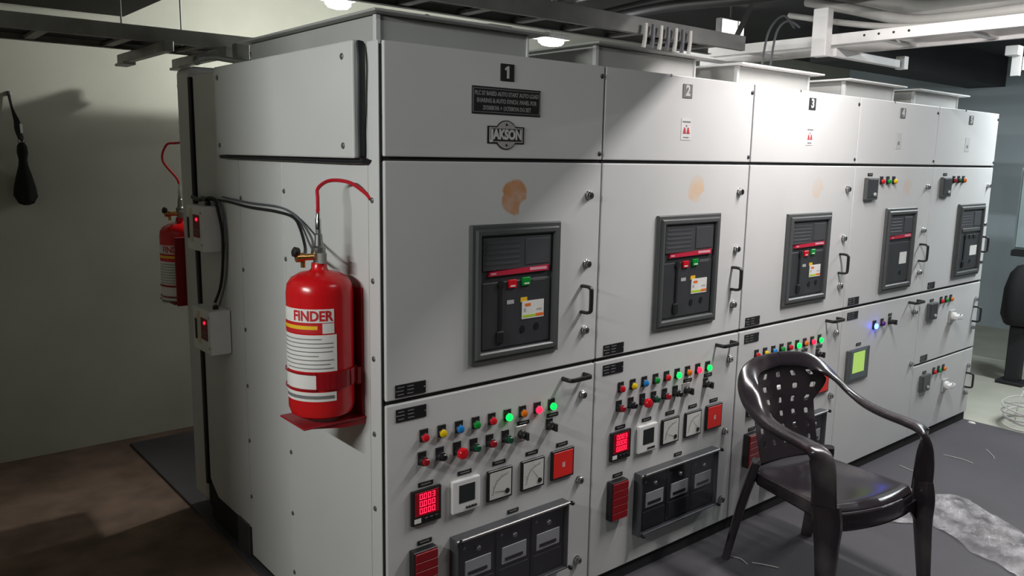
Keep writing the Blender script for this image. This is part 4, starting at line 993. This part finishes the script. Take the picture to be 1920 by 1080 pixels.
for p in (((1.60, -.16), (1.62, -.20), (1.60, -.25)), ((1.63, -.25), (1.66, -.30), (1.68, -.345)), ((1.33, -.22), (1.34, -.28), (1.33, -.34)), ((1.31, -.30), (1.36, -.36)), ((1.22, -.26), (1.26, -.31), (1.27, -.36)), ((1.33, -.34), (1.44, -.38), (1.55, -.36))):
    floor_wire([(x, y, .003) for x, y in p], A, 'wire clippings left of the chair')
A = 'long pale wire clipping on the mat between chair and panel 4'
for p in (((3.63, -.20), (3.64, -.30), (3.62, -.365)), ((3.25, -.12), (3.22, -.22))):
    floor_wire([(x, y, .003) for x, y in p], A, 'wire clippings beyond the chair')
floor_wire([(3.93, -.32, .003), (3.84, -.39, .003), (3.80, -.41, .003)], 'pale wire clipping lying farthest right on the mat', None)
b = NB(); lathe(b, [(.018, 0), (.014, .006), (0, .008)], (4.40, -.06, .001), (0, 0, 1), 10, 1.4, .8); tag(obj('paper_scrap', b, label_w), 'tiny white scrap on the mat by the corner of panel 5', 'scrap')
b = NB(); cc = Vector((4.70, -.31, 0))
for k in range(7):
    R = .15+.02*random.random(); tilt = random.uniform(-.25, .25); ph = random.uniform(0, 6); pts = []
    for j in range(25):
        a = 2*PI*j/24+ph; pts.append((cc.x+R*math.cos(a)*1.25+.02*math.sin(3*k), cc.y+R*math.sin(a), .016+.012*k+max(0, tilt*R*math.cos(a))+.02*(1+math.sin(a+k))))
    tube(b, pts, .005, 6)
pts = []
for j in range(21):
    a = PI*j/20; pts.append((cc.x+.15*math.cos(a), cc.y+.05, .03+.20*math.sin(a)))
tube(b, pts, .004, 6)
tag(obj('cable_coil', b, cable_w, None, True), 'loose coil of pale cable on the pale floor at the right edge', 'cable')
# grey enclosure on a dark stand at the right edge, with a dark bundle on it
T = thing('steel_enclosure', 'tall grey steel enclosure at the right edge beyond panel 5', 'enclosure', (6.15, .12, 1.0))
obj('enclosure_body', box(NB(), -.25, .35, -.35, .20, .02, .66, .01, 2), mat('enclosure_grey', (150, 164, 166), .5), T)
obj('enclosure_door', box(NB(), -.262, -.25, -.33, .18, .04, .64, .004, 1), mat('enclosure_grey', (150, 164, 166), .5), T)
S = thing('steel_stand', 'dark steel stand carrying the grey enclosure at the right edge', 'stand', (6.15, .12, 0))
obj('stand_top', box(NB(), -.26, .40, -.40, .205, .97, 1.018, .004, 1), rubber, S)
for xx in (-.22, .33):
    for yy in (-.36, .05): obj('leg', box(NB(), xx, xx+.06, yy, yy+.06, -.006, .97, .004, 1), rubber, S)
b = NB(); lathe(b, [(0, 0), (.15, .01), (.19, .08), (.18, .28), (.14, .40), (.08, .46), (0, .48)], (5.735, .155, .455), (0, 0, 1), 24, .7, .8)
for v in b.verts:
    a = math.atan2(v.co.y-.155, v.co.x-5.735); k = 1+.06*math.sin(5*a); v.co.x = 5.735+(v.co.x-5.735)*k; v.co.y = .155+(v.co.y-.155)*k
mb_ = tag(obj('dark_bundle', b, mat('black_cloth', (20, 20, 22), .85), None, True), 'dark rounded bundle on a post below the grey enclosure', 'bundle')
b = NB(); box(b, 5.685, 5.785, .105, .205, -.006, .452, .01, 2); box(b, 5.645, 5.825, .06, .25, -.006, .02, .004, 1); tag(obj('support_post', b, rubber), 'dark square post under the dark bundle at the right edge', 'post')
